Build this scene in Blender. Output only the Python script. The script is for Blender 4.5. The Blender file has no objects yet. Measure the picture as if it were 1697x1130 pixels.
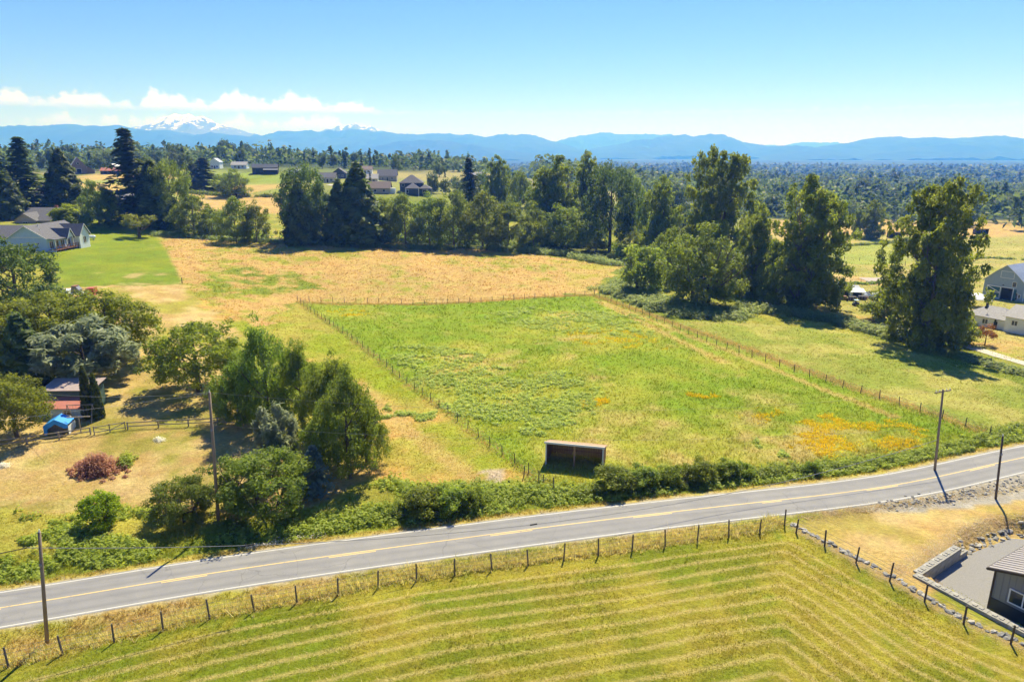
import bpy, bmesh, math, random
import numpy as np
from mathutils import Vector, Matrix

# ------------------------------------------------------------------ camera, sky, sun, exposure
SC = bpy.context.scene
COL = SC.collection
R = math.radians
CAM_H, PITCH, FPX, PCX, PCY = 36.0, R(15.3), 1131.0, 848.5, 565.0
cam_data = bpy.data.cameras.new('camera')
cam = bpy.data.objects.new('camera', cam_data); COL.objects.link(cam)
cam.location = (0, 0, CAM_H); cam.rotation_euler = (math.pi/2 - PITCH, 0, 0)
cam_data.sensor_width = 36.0; cam_data.lens = 36.0*FPX/1697.0
cam_data.clip_start = 0.5; cam_data.clip_end = 90000
SC.camera = cam

SUN_EL, SUN_AZ = R(54), R(17)          # azimuth measured from +Y (view direction) towards +X
world = bpy.data.worlds.new('World'); SC.world = world; world.use_nodes = True
wn = world.node_tree; wn.nodes.clear()
w_out = wn.nodes.new('ShaderNodeOutputWorld'); w_bg = wn.nodes.new('ShaderNodeBackground')
w_sky = wn.nodes.new('ShaderNodeTexSky'); w_sky.sky_type = 'NISHITA'; w_sky.sun_disc = False
w_sky.sun_elevation = SUN_EL; w_sky.sun_rotation = SUN_AZ
w_sky.altitude = 100; w_sky.air_density = 1.0; w_sky.dust_density = 0.0; w_sky.ozone_density = 4.0
w_hs = wn.nodes.new('ShaderNodeHueSaturation'); w_hs.inputs['Saturation'].default_value = 1.15
w_bg.inputs['Strength'].default_value = 0.05
w_gm = wn.nodes.new('ShaderNodeGamma'); w_gm.inputs['Gamma'].default_value = 1.2
w_hs.inputs['Value'].default_value = 0.52
w_tn = wn.nodes.new('ShaderNodeMix'); w_tn.data_type = 'RGBA'; w_tn.blend_type = 'MULTIPLY'; w_tn.inputs['Factor'].default_value = 1.0; w_tn.inputs['B'].default_value = (1.0, .83, .95, 1)
wn.links.new(w_sky.outputs[0], w_tn.inputs['A']); wn.links.new(w_tn.outputs['Result'], w_gm.inputs['Color']); wn.links.new(w_gm.outputs[0], w_hs.inputs['Color'])
sun_data = bpy.data.lights.new('sun', 'SUN'); sun_data.energy = 3.7; sun_data.angle = R(0.5); sun_data.color = (1.0, 0.955, 0.88)
sun = bpy.data.objects.new('sun', sun_data); COL.objects.link(sun)
SUN_DIR = Vector((math.sin(SUN_AZ)*math.cos(SUN_EL), math.cos(SUN_AZ)*math.cos(SUN_EL), math.sin(SUN_EL)))
sun.location = SUN_DIR*200; sun.rotation_euler = SUN_DIR.to_track_quat('Z', 'Y').to_euler()
SC.view_settings.view_transform = 'Standard'; SC.view_settings.look = 'None'
SC.view_settings.gamma = 1.0; SC.view_settings.exposure = 1.25; SC.view_settings.use_curve_mapping = False
SC.render.engine = 'CYCLES'
cy = SC.cycles
cy.max_bounces = 8; cy.diffuse_bounces = 6; cy.glossy_bounces = 2; cy.transmission_bounces = 3; cy.volume_bounces = 2; cy.transparent_max_bounces = 8
cy.use_denoising = True
try: cy.denoiser = 'OPENIMAGEDENOISE'; cy.denoising_input_passes = 'RGB_ALBEDO_NORMAL'
except Exception: pass
cy.sample_clamp_indirect = 6.0

# a band of small fair-weather clouds low over the mountains, part of the sky itself (at infinity)
def wnode(t, **kw):
    n = wn.nodes.new(t)
    for k, v in kw.items(): setattr(n, k, v)
    return n
def wmath(op, a, b=None, clamp=False):
    n = wnode('ShaderNodeMath', operation=op, use_clamp=clamp)
    for i, v in enumerate((a, b)):
        if v is None: continue
        if isinstance(v, (int, float)): n.inputs[i].default_value = v
        else: wn.links.new(v, n.inputs[i])
    return n.outputs[0]
tc = wnode('ShaderNodeTexCoord'); sep = wnode('ShaderNodeSeparateXYZ'); wn.links.new(tc.outputs['Generated'], sep.inputs[0])
el = wmath('ARCTAN2', sep.outputs[2], wmath('SQRT', wmath('ADD', wmath('MULTIPLY', sep.outputs[0], sep.outputs[0]), wmath('MULTIPLY', sep.outputs[1], sep.outputs[1]))))
az = wmath('ARCTAN2', sep.outputs[0], sep.outputs[1])
el_d = wmath('MULTIPLY', el, 57.2958); az_d = wmath('MULTIPLY', az, 57.2958)
def wnoise(fx, fy, z, detail, rough):
    c_ = wnode('ShaderNodeCombineXYZ'); wn.links.new(wmath('MULTIPLY', az_d, fx), c_.inputs[0]); wn.links.new(wmath('MULTIPLY', el_d, fy), c_.inputs[1]); c_.inputs[2].default_value = z
    n_ = wnode('ShaderNodeTexNoise'); n_.inputs['Scale'].default_value = 1.0; n_.inputs['Detail'].default_value = detail; n_.inputs['Roughness'].default_value = rough
    wn.links.new(c_.outputs[0], n_.inputs['Vector']); return n_.outputs['Fac']
azm = wmath('DIVIDE', wmath('SUBTRACT', -7.0, az_d), 10.0, True)      # clouds gather over the snow mountains and on to the left of them
puff = wmath('ADD', el_d, wmath('MULTIPLY', wmath('SUBTRACT', wnoise(1.5, 2.6, 5.1, 5, .62), .5), 1.25))
def cloud_row(base_el, tall, seed, thr):
    h_ = wmath('MULTIPLY', wmath('MULTIPLY', wmath('SUBTRACT', wnoise(.42, .05, seed, 3, .6), thr), tall), azm)
    top_ = wmath('DIVIDE', wmath('SUBTRACT', wmath('ADD', h_, base_el), puff), .42, True)
    bot_ = wmath('DIVIDE', wmath('SUBTRACT', wmath('ADD', el_d, wmath('MULTIPLY', wmath('SUBTRACT', puff, el_d), .4)), base_el-.3), .5, True)
    return wmath('MULTIPLY', top_, bot_)
cmask = wmath('MULTIPLY', wmath('MAXIMUM', cloud_row(3.25, 4.6, 2.3, .33), wmath('MULTIPLY', cloud_row(2.05, 5.0, 7.7, .40), .6)), .6)
mixc = wnode('ShaderNodeMix', data_type='RGBA')
wn.links.new(cmask, mixc.inputs['Factor']); wn.links.new(w_hs.outputs[0], mixc.inputs['A']); mixc.inputs['B'].default_value = (14, 14, 14, 1)
wn.links.new(mixc.outputs['Result'], w_bg.inputs['Color']); wn.links.new(w_bg.outputs[0], w_out.inputs['Surface'])

# ------------------------------------------------------------------ noise and terrain
def _hash(ix, iy, seed):
    n = (ix.astype(np.int64)*374761393 + iy.astype(np.int64)*668265263 + seed*1274126177) & 0xffffffff
    n = ((n ^ (n >> 13))*1274126177) & 0xffffffff
    return ((n ^ (n >> 16)) & 0xffffff)/float(0xffffff)
def vnoise(x, y, seed=0):
    x = np.asarray(x, float); y = np.asarray(y, float)
    ix = np.floor(x); iy = np.floor(y); fx = x-ix; fy = y-iy
    fx = fx*fx*(3-2*fx); fy = fy*fy*(3-2*fy)
    a = _hash(ix, iy, seed); b = _hash(ix+1, iy, seed); c = _hash(ix, iy+1, seed); d = _hash(ix+1, iy+1, seed)
    return (a*(1-fx)+b*fx)*(1-fy) + (c*(1-fx)+d*fx)*fy
def fbm(x, y, scale, seed=0, octv=4, rough=0.5):
    x = np.asarray(x, float)/scale; y = np.asarray(y, float)/scale
    s = 0; a = 1.0; t = 0
    for i in range(octv):
        s = s + a*vnoise(x*2**i+17.3*i, y*2**i-9.1*i, seed+i); t += a; a *= rough
    return s/t
def smooth(e0, e1, v):
    t = np.clip((v-e0)/(e1-e0), 0, 1); return t*t*(3-2*t)

SP, CP = math.sin(PITCH), math.cos(PITCH)
def ray(px, py):
    u = (px-PCX)/FPX; v = (py-PCY)/FPX
    return u, CP - v*SP, -(SP + v*CP)         # world x, y, z per unit of depth
def pz(px, py, z):
    x, y, d = ray(px, py); t = (z-CAM_H)/d
    return (x*t, y*t, z)
def proj(x, y, z):
    dy, dz = y, z-CAM_H
    dep = dy*CP - dz*SP; up = dy*SP + dz*CP
    return PCX + FPX*x/dep, PCY - FPX*up/dep, dep
_cp = [(0,1000,0),(0,1128,0),(420,1128,0),(850,1128,.1),(1280,1128,.2),(1697,1128,-.4),(420,940,0),(850,880,0),(1280,818,0),(1697,762,.1),(1480,930,-.3),(1690,900,-.5),(1300,870,.2),
 (700,780,0),(850,650,.2),(1200,700,0),(1500,690,.1),(1697,690,0),(640,640,.2),(1060,600,.3),(800,560,.2),
 (493,497,.9),(600,501,.2),(700,503,-.2),(850,495,.2),(985,487,-.5),(1200,580,-.2),(1400,590,-.4),
 (0,840,.6),(200,830,.4),(100,750,1.4),(350,740,.6),(0,690,2.2),(150,640,2.4),(300,630,2.2),(420,640,1.0),(100,560,4.2),(250,540,3.8),(380,540,2.6),
 (300,472,5),(150,440,8),(145,398,9.6),(30,415,9.8),(255,388,9.4),(400,392,7.8),(560,398,6),(700,404,4.2),(860,415,2.0),(1020,437,-.6),(450,450,4.2),(700,450,2.4),(900,455,.6),
 (1330,505,-1.2),(1200,500,-.8),(1100,470,-.9),(1530,562,-1.6),(1697,600,-1.2),(1650,545,-2.6),(1650,495,-3.4),(1450,480,-3.6),(1400,440,-4.6),(1400,393,-6.5),(1620,372,-8),(1380,370,-8.5),
 (470,345,12),(380,330,14),(380,300,20),(440,286,24),(680,320,16),(600,302,20),(200,345,15),(130,285,24),(20,300,22),(290,310,18),(790,330,10)]
CPTS = [pz(*c) for c in _cp] + [(-420,640,28),(-180,700,26),(-60,760,21),(20,640,13),(110,700,-1),(120,400,-6),(200,820,-13),(500,820,-17),(320,520,-9),(30,420,4),(60,300,-3),(-10,310,4),
 (-320,420,20),(-330,250,16),(-250,120,6),(-250,0,1),(0,-120,0),(250,-100,-1),(250,100,-2),(300,220,-5),(450,420,-9),(0,1400,-20),(-700,900,22),(-700,300,18),(700,900,-22),(800,200,-8),(-1200,1500,-10),(1300,1500,-28),(300,1700,-28),(-300,1800,-14)]
CPTS = np.array(CPTS, float); _C2 = 14.0**2
def _ker(ax, ay): return np.sqrt((ax[:, None]-CPTS[None, :, 0])**2 + (ay[:, None]-CPTS[None, :, 1])**2 + _C2)
_n = len(CPTS)
_A = np.zeros((_n+1, _n+1)); _A[:_n, :_n] = _ker(CPTS[:, 0], CPTS[:, 1]) - np.eye(_n)*1.5; _A[:_n, _n] = 1; _A[_n, :_n] = 1
_W = np.linalg.solve(_A, np.append(CPTS[:, 2], 0.0))

# road centre line and yard, in plan (metres)
ROAD = np.array([(-420,-62),(-300,-26),(-200,2),(-120,24.8),(-80,35.8),(-41.9,48.2),(-22.9,54.1),(0,59.9),(24.3,65.2),(43.6,70.2),(62.5,76.8),(95,88.5),(140,105),(200,127),(330,174),(420,206)], float)
def dist_poly(x, y, P):
    """distance to polyline P, signed by side (left of travel +), and the arc position"""
    best = np.full(np.shape(x), 1e9); sg = np.ones(np.shape(x)); arc = np.zeros(np.shape(x)); s0 = 0.0
    for (ax, ay), (bx, by) in zip(P[:-1], P[1:]):
        dx, dy = bx-ax, by-ay; L = math.hypot(dx, dy)
        t = np.clip(((x-ax)*dx+(y-ay)*dy)/(L*L), 0, 1)
        d = np.hypot(x-ax-t*dx, y-ay-t*dy); m = d < best
        best = np.where(m, d, best); sg = np.where(m, np.sign(dx*(y-ay)-dy*(x-ax)), sg); arc = np.where(m, s0+t*L, arc); s0 += L
    return best, sg, arc
def in_poly(x, y, P):
    r = np.zeros(np.shape(x), bool); n = len(P)
    for i in range(n):
        ax, ay = P[i][:2]; bx, by = P[(i+1) % n][:2]
        if ay == by: continue
        r ^= ((ay > y) != (by > y)) & (x < (bx-ax)*(y-ay)/(by-ay)+ax)
    return r
YARD = None
def terrain_arr(x, y, fine=True):
    x = np.asarray(x, float).ravel(); y = np.asarray(y, float).ravel()
    z = np.empty_like(x)
    for i in range(0, len(x), 60000):
        s = slice(i, i+60000); z[s] = _ker(x[s], y[s])@_W[:_n] + _W[_n]
    rr = np.hypot(x, y)
    z = z + (np.where(rr > 900, -30.0, 0) - np.where(rr > 900, z, 0))*smooth(1100, 2300, rr)
    if fine:
        near = smooth(420, 250, rr)
        rd, _s, ra = dist_poly(x, y, ROAD); k = near*smooth(5, 13, rd)
        z = z + (np.interp(ra, ROAD_ARC, ROAD_Z)-z)*smooth(8, 3.0, rd)              # level roadbed
        z = z + k*((fbm(x, y, 26, 5, 3)-.5)*1.1 + (fbm(x, y, 5, 9, 2)-.5)*.26)
        z = z - near*smooth(3.2, 4.4, rd)*(1-smooth(5.5, 8.5, rd))*0.28           # shallow ditch by the road
        if YARD is not None:
            z = np.where(in_poly(x, y, YARD), np.minimum(z, YARD_Z), z)
            db_ = dist_poly(x, y, np.array(YARD[1:4])+np.array([.6, -.3]))[0]; z = np.where(~in_poly(x, y, YARD) & (db_ < 2.2) & (x > YARD[1][0]-.3), np.minimum(z, YARD_Z+(z-YARD_Z)*smooth(.0, 2.2, db_)), z)
    return z
_L = np.append(0, np.cumsum(np.linalg.norm(np.diff(ROAD, axis=0), axis=1))); ROAD_ARC = np.arange(0, _L[-1], 4.0)
ROAD_Z = terrain_arr(np.interp(ROAD_ARC, _L, ROAD[:, 0]), np.interp(ROAD_ARC, _L, ROAD[:, 1]), False)
def tz(x, y): return float(terrain_arr([x], [y])[0])
def at(px, py, fine=True):
    """the ground point seen at a photo pixel"""
    dx, dy, dz = ray(px, py)
    t = np.geomspace(20, 6000, 900); h = CAM_H + dz*t - terrain_arr(dx*t, dy*t, False)
    i = int(np.argmax(h < 0)) if (h < 0).any() else len(t)-1
    lo, hi = t[max(i-1, 0)], t[i]
    tt = np.linspace(lo, hi, 60); h = CAM_H + dz*tt - terrain_arr(dx*tt, dy*tt, fine)
    j = int(np.argmax(h < 0)) if (h < 0).any() else 59
    q = tt[j]; return Vector((dx*q, dy*q, tz(dx*q, dy*q)))
def gp(x, y, dz=0.0): return Vector((x, y, tz(x, y)+dz))

# ------------------------------------------------------------------ builders
def tag(o, label=None, cat=None, group=None, kind=None):
    if label: o['label'] = label
    if cat: o['category'] = cat
    if group: o['group'] = group
    if kind: o['kind'] = kind
    return o
def link(o, parent=None):
    COL.objects.link(o)
    if parent is not None: o.parent = parent
    return o
def empty(name, loc=(0, 0, 0), rz=0.0):
    o = bpy.data.objects.new(name, None); o.location = loc; o.rotation_euler = (0, 0, rz); o.empty_display_size = 0.3
    return link(o)
class MB:
    """collects shapes; build() links them as one mesh object"""
    def __init__(s): s.v = []; s.f = []
    def add(s, vs, fs):
        n = len(s.v); s.v += [tuple(p) for p in vs]; s.f += [tuple(i+n for i in f) for f in fs]; return s
    def box(s, c, d, rz=0.0, rx=0.0, ry=0.0):
        M = Matrix.Translation(c) @ Matrix.Rotation(rz, 4, 'Z') @ Matrix.Rotation(ry, 4, 'Y') @ Matrix.Rotation(rx, 4, 'X')
        x, y, z = d[0]/2, d[1]/2, d[2]/2
        vs = [M @ Vector(p) for p in ((-x,-y,-z),(x,-y,-z),(x,y,-z),(-x,y,-z),(-x,-y,z),(x,-y,z),(x,y,z),(-x,y,z))]
        return s.add(vs, [(0,3,2,1),(4,5,6,7),(0,1,5,4),(1,2,6,5),(2,3,7,6),(3,0,4,7)])
    def b2(s, a, b):
        return s.box(((a[0]+b[0])/2, (a[1]+b[1])/2, (a[2]+b[2])/2), (abs(b[0]-a[0]), abs(b[1]-a[1]), abs(b[2]-a[2])))
    def prism(s, poly, axis, a, b):
        """poly of 2-d points extruded along axis ('x','y','z') from a to b"""
        n = len(poly)
        def P(p, t): return (t, p[0], p[1]) if axis == 'x' else ((p[0], t, p[1]) if axis == 'y' else (p[0], p[1], t))
        vs = [P(p, a) for p in poly] + [P(p, b) for p in poly]
        return s.add(vs, [tuple(range(n))[::-1], tuple(range(n, 2*n))] + [(i, (i+1) % n, (i+1) % n+n, i+n) for i in range(n)])
    def tube(s, pts, rad, n=6, cap=True):
        pts = [Vector(p) for p in pts]; k = len(pts)
        if isinstance(rad, (int, float)): rad = [rad]*k
        vs = []
        for i, p in enumerate(pts):
            d = (pts[min(i+1, k-1)]-pts[max(i-1, 0)]).normalized()
            a = d.cross(Vector((0, 0, 1)) if abs(d.z) < .95 else Vector((1, 0, 0))).normalized(); b = d.cross(a)
            for j in range(n):
                t = 2*math.pi*j/n; vs.append(p + (a*math.cos(t)+b*math.sin(t))*rad[i])
        fs = [(i*n+j, i*n+(j+1) % n, (i+1)*n+(j+1) % n, (i+1)*n+j) for i in range(k-1) for j in range(n)]
        if cap: fs += [tuple(range(n))[::-1], tuple(range((k-1)*n, k*n))]
        return s.add(vs, fs)
    def slab(s, quad, th):
        """a flat four-cornered sheet of thickness th (downwards along its normal)"""
        q = [Vector(p) for p in quad]; nn = (q[1]-q[0]).cross(q[2]-q[0]).normalized()
        if nn.z < 0: nn = -nn
        vs = q + [p-nn*th for p in q]
        return s.add(vs, [(0,1,2,3),(7,6,5,4)] + [(i, i+4, (i+1) % 4+4, (i+1) % 4) for i in range(4)])
    def mesh(s, name, mat=None, smooth_=False):
        m = bpy.data.meshes.new(name); m.from_pydata(s.v, [], s.f); m.update()
        bm = bmesh.new(); bm.from_mesh(m); bmesh.ops.recalc_face_normals(bm, faces=bm.faces); bm.to_mesh(m); bm.free()
        if mat is not None: m.materials.append(mat)
        if smooth_: m.polygons.foreach_set('use_smooth', [True]*len(m.polygons))
        return m
    def build(s, name, mat, parent=None, smooth_=False, label=None, bevel=0):
        o = bpy.data.objects.new(name, s.mesh(name, mat, smooth_)); link(o, parent)
        if label: o['label'] = label
        return o
def np_mesh(name, V, F, mat=None, col=None, smooth_=False, attr='cover'):
    """fast mesh from arrays; F (n,3) or (n,4); col per-vertex rgb"""
    m = bpy.data.meshes.new(name); k = F.shape[1]
    m.vertices.add(len(V)); m.vertices.foreach_set('co', np.ascontiguousarray(V, np.float32).ravel())
    m.loops.add(F.size); m.loops.foreach_set('vertex_index', np.ascontiguousarray(F, np.int32).ravel())
    m.polygons.add(len(F)); m.polygons.foreach_set('loop_start', np.arange(0, F.size, k, dtype=np.int32))
    if smooth_: m.polygons.foreach_set('use_smooth', np.ones(len(F), bool))
    if col is not None:
        a = m.color_attributes.new(attr, 'FLOAT_COLOR', 'POINT'); c4 = np.ones((len(V), 4), np.float32); c4[:, :3] = col
        a.data.foreach_set('color', c4.ravel())
    m.update(calc_edges=True); m.validate()
    if mat is not None: m.materials.append(mat)
    return m
def np_obj(name, V, F, mat, parent=None, **kw):
    return link(bpy.data.objects.new(name, np_mesh(name, V, F, mat, **kw)), parent)
def copy_tree(o, parent=None):
    c = o.copy(); COL.objects.link(c); c.parent = parent
    for ch in list(o.children): copy_tree(ch, c)
    return c

# ------------------------------------------------------------------ materials
def new_mat(name):
    m = bpy.data.materials.new(name); m.use_nodes = True; nt = m.node_tree; nt.nodes.clear()
    out = nt.nodes.new('ShaderNodeOutputMaterial'); return m, nt, out
def nd(nt, t, ins=None, **kw):
    n = nt.nodes.new(t)
    for k, v in kw.items(): setattr(n, k, v)
    for k, v in (ins or {}).items():
        if isinstance(v, bpy.types.NodeSocket): nt.links.new(v, n.inputs[k])
        else: n.inputs[k].default_value = v
    return n
def objpos(nt): return nd(nt, 'ShaderNodeTexCoord').outputs['Object']
def geopos(nt): return nd(nt, 'ShaderNodeNewGeometry').outputs['Position']
def noise(nt, vec, scale, detail=3.0, rough=.55):
    return nd(nt, 'ShaderNodeTexNoise', {'Vector': vec, 'Scale': scale, 'Detail': detail, 'Roughness': rough}).outputs['Fac']
def mrange(nt, v, a, b, c, d): return nd(nt, 'ShaderNodeMapRange', {'Value': v, 'From Min': a, 'From Max': b, 'To Min': c, 'To Max': d}).outputs[0]
def mixrgb(nt, fac, a, b, mode='MIX'):
    n = nd(nt, 'ShaderNodeMix', data_type='RGBA', blend_type=mode)
    for s, v in (('Factor', fac), ('A', a), ('B', b)):
        if isinstance(v, bpy.types.NodeSocket): nt.links.new(v, n.inputs[s])
        elif s == 'Factor': n.inputs[s].default_value = v
        else: n.inputs[s].default_value = (*v[:3], 1)
    return n.outputs['Result']
def simple(name, col, rough=.7, var=.18, scale=2.0, spec=.3, metal=0.0, bump=0.0, bscale=30.0, streak=None):
    """plain surface with uneven tone and a little wear"""
    m, nt, out = new_mat(name); p = objpos(nt)
    if streak: p = nd(nt, 'ShaderNodeMapping', {'Vector': p, 'Scale': streak}).outputs[0]
    n = noise(nt, p, scale, 5, .6)
    c = mixrgb(nt, mrange(nt, n, .3, .7, 0, 1), [x*(1-var) for x in col], [min(x*(1+var), .95) for x in col])
    b = nd(nt, 'ShaderNodeBsdfPrincipled', {'Base Color': c, 'Roughness': rough, 'Metallic': metal, 'Specular IOR Level': spec})
    if bump:
        bn = nd(nt, 'ShaderNodeBump', {'Height': noise(nt, p, bscale, 3), 'Strength': bump, 'Distance': .03}); nt.links.new(bn.outputs[0], b.inputs['Normal'])
    nt.links.new(b.outputs[0], out.inputs[0]); return m
def leafmat(name, c1, c2, trans=.35, hue=.0, tscale=.9):
    """leaves: tone varies by clump and by tree; light shines through them"""
    m, nt, out = new_mat(name)
    a = nd(nt, 'ShaderNodeAttribute', attribute_name='cover').outputs['Fac']
    oi = nd(nt, 'ShaderNodeObjectInfo').outputs['Random']
    c = mixrgb(nt, a, c1, c2)
    hs = nd(nt, 'ShaderNodeHueSaturation', {'Color': c, 'Hue': mrange(nt, oi, 0, 1, .488, .512), 'Value': mrange(nt, oi, 0, 1, .85, 1.15), 'Saturation': 1.0}).outputs[0]
    d = nd(nt, 'ShaderNodeBsdfPrincipled', {'Base Color': hs, 'Roughness': .55, 'Specular IOR Level': .28})
    tcol = nd(nt, 'ShaderNodeHueSaturation', {'Color': hs, 'Hue': .488, 'Saturation': 1.05, 'Value': 2.0}).outputs[0]
    t = nd(nt, 'ShaderNodeBsdfTranslucent', {'Color': tcol})
    mx = nd(nt, 'ShaderNodeMixShader', {0: trans, 1: d.outputs[0], 2: t.outputs[0]})
    nt.links.new(mx.outputs[0], out.inputs[0]); return m
# ------------------------------------------------------------------ the ground, one sheet to the horizon
def grid_axis(lo, hi, a, b, step, grow=1.09):
    mid = list(np.arange(a, b+1e-6, step)); r = []; s = step; v = mid[-1]
    while v < hi: s = min(s*grow, 900); v += s; r.append(v)
    l = []; s = step; v = mid[0]
    while v > lo: s = min(s*grow, 900); v -= s; l.append(v)
    return np.array(l[::-1]+mid+r)
def P2(px, py): q = at(px, py); return (q.x, q.y)
def polyw(*pts): return [P2(*p) for p in pts]
# the sunken gravel yard at the lower right, in the frame of the fence line beside it
YARD_Z = -1.35
_K = at(1527, 956); YK = np.array([_K.x, _K.y]); YD = np.array([.515, -.857]); YE = np.array(P2(1592, 914))-YK; YE /= np.linalg.norm(YE)
YARD_IN = [tuple(YK), tuple(YK+YE*9.5), tuple(YK+YE*16+YD*1.0), tuple(YK+YE*24+YD*8), tuple(YK+YE*24+YD*30), tuple(YK+YD*30)]
YARD = [tuple(YK+YE*.8-YD*.62), tuple(YK+YE*9.5-YD*.62), tuple(YK+YE*16.5+YD*.2), tuple(YK+YE*25+YD*7), tuple(YK+YE*25+YD*30), tuple(YK+YE*.8+YD*30)]
gx = grid_axis(-30000, 30000, -110, 100, .92, 1.085); gy = grid_axis(-300, 30000, 34, 205, .82, 1.05)
GX, GY = np.meshgrid(gx, gy); X = GX.ravel(); Y = GY.ravel()
Z = terrain_arr(X, Y)
nx, ny = len(gx), len(gy)
ii = (np.arange(ny-1)[:, None]*nx + np.arange(nx-1)[None, :]).ravel()
GF = np.stack([ii, ii+1, ii+nx+1, ii+nx], 1)

def C(r, g, b): return np.array([r, g, b], float)
n1 = fbm(X, Y, 9, 31, 4, .6); n2 = fbm(X, Y, 2.6, 41, 3, .6); n3 = fbm(X, Y, 38, 51, 3); n4 = fbm(X, Y, 5, 61, 3, .6)
wx = X + (fbm(X, Y, 7, 71, 3)-.5)*7; wy = Y + (fbm(X, Y, 7, 81, 3)-.5)*7      # coordinates with uneven edges
GREEN = C(.165, .21, .026); LIME = C(.255, .30, .022); YELLOW = C(.36, .325, .06); STRAW = C(.46, .33, .12); TAN = C(.50, .375, .175); ORANGE = C(.48, .32, .118); DARK = C(.07, .10, .02); FOREST = C(.035, .06, .03)
def mixc(a, b, t): return a*(1-t[:, None]) + b*t[:, None]
col = np.zeros((len(X), 3))
base = mixc(np.tile(GREEN, (len(X), 1)), np.tile(YELLOW, (len(X), 1)), smooth(.35, .7, n1*.5+n3*.5)); col[:] = base
def zone(P, cfun, rag=True, soft=None):
    m = in_poly(wx if rag else X, wy if rag else Y, P)
    if m.any(): col[m] = cfun(m)
def blend(a, b, t): return a[None, :]*(1-t[:, None]) + b[None, :]*t[:, None]
# far: forested plain and the hill's fields
rr = np.hypot(X, Y)
col = mixc(col, np.tile(C(.24, .25, .07), (len(X), 1)), smooth(330, 420, rr))
farfield = smooth(.5, .54, fbm(X, Y, 190, 91, 2))
col = np.where((rr > 500)[:, None], mixc(np.tile(C(.14, .17, .05), (len(X), 1)), np.tile(C(.42, .34, .14), (len(X), 1)), farfield*.6), col)
az_ = np.degrees(np.arctan2(X, Y)); col = mixc(col, np.tile(C(.06, .085, .03), (len(X), 1)), np.maximum(smooth(470, 520, rr)*smooth(8, 16, az_), smooth(560, 620, rr)*smooth(-4, -10, az_)))
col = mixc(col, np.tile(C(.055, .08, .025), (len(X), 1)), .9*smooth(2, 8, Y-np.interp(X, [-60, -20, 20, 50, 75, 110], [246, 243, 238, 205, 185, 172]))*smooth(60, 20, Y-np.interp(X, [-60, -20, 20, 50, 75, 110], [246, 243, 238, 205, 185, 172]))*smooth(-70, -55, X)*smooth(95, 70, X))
col = mixc(col, np.tile(FOREST, (len(X), 1)), smooth(800, 1000, rr))
strip = smooth(.60, .64, fbm(X*.35, Y, 600, 95, 2)); col = np.where((rr > 2200)[:, None], mixc(col, np.tile(C(.25, .24, .12), (len(X), 1)), strip*.2), col)
# hayfield, ripe and orange
HAY = polyw((250,386),(420,392),(700,405),(1030,437),(985,487),(850,496),(700,504),(493,497),(430,540),(330,492),(300,470))
zone(HAY, lambda m: blend(ORANGE, STRAW, smooth(.35, .75, n1[m])))
zone(HAY, lambda m: mixc(col[m], np.tile(LIME*.9, (m.sum(), 1)), .8*smooth(.51, .64, n2[m]*.35+n1[m]*.35+n3[m]*.3)))
zone(polyw((335,458),(420,442),(500,458),(530,478),(430,490),(350,480)), lambda m: mixc(col[m], blend(LIME, GREEN, smooth(.3, .7, n2[m])), smooth(.38, .55, n4[m]*.6+n2[m]*.4)))
zone(polyw((910,430),(1000,436),(1030,440),(985,486),(960,486)), lambda m: blend(YELLOW, STRAW, smooth(.3, .6, n1[m])))
# house lawn, dry lawn below it
zone(polyw((145,383),(200,381),(262,392),(303,470),(190,474),(90,480),(60,425)), lambda m: mixc(blend(C(.17,.235,.022), LIME*.9, smooth(.3, .8, n1[m])), np.tile(TAN, (m.sum(), 1)), .7*smooth(.6, .72, n4[m]*.5+n3[m]*.5)), rag=False)
zone(polyw((90,478),(303,471),(320,488),(410,560),(395,600),(300,600),(230,600),(200,540)), lambda m: mixc(blend(STRAW, TAN, smooth(.3, .7, n2[m])), np.tile(YELLOW*.9, (m.sum(), 1)), smooth(.45, .65, n1[m])))
# garden left
GARDEN = polyw((-60,600),(230,585),(400,600),(420,690),(470,730),(640,770),(625,800),(520,850),(300,840),(0,848),(-80,850))
zone(GARDEN, lambda m: mixc(blend(STRAW*.92, TAN*.95, smooth(.3, .7, n2[m])), np.tile(C(.25, .23, .045), (m.sum(), 1)), smooth(.46, .64, n1[m]*.35+n4[m]*.3+n2[m]*.35)))
# strip left of the pasture fence
zone(polyw((330,490),(430,540),(500,500),(900,800),(640,800),(600,700),(470,560),(400,560)), lambda m: mixc(blend(LIME, YELLOW*.95, smooth(.35, .6, n1[m])), np.tile(STRAW*C(1.08,.98,.85), (m.sum(), 1)), .95*smooth(.47, .62, n4[m]*.4+n3[m]*.6)))
# pasture
PAST = polyw((493,499),(700,505),(850,497),(985,489),(1640,722),(1500,770),(900,805))
def pasture(m):
    c = blend(C(.19,.27,.018), C(.33,.335,.045), smooth(.35, .7, n1[m]*.5+n3[m]*.5))
    return mixc(c, np.tile(C(.42,.33,.12), (m.sum(), 1)), .85*smooth(.50, .66, n4[m]*.3+n3[m]*.5+n2[m]*.2))
zone(PAST, pasture, rag=False)
# right meadow
RMEAD = polyw((990,487),(1100,530),(1220,535),(1380,545),(1480,570),(1697,640),(1697,720),(1640,722))
zone(RMEAD, lambda m: mixc(blend(C(.24,.28,.045), C(.36,.34,.09), smooth(.35, .65, n1[m])), np.tile(STRAW*.95, (m.sum(), 1)), .7*smooth(.55, .68, n3[m])), rag=False)
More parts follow.
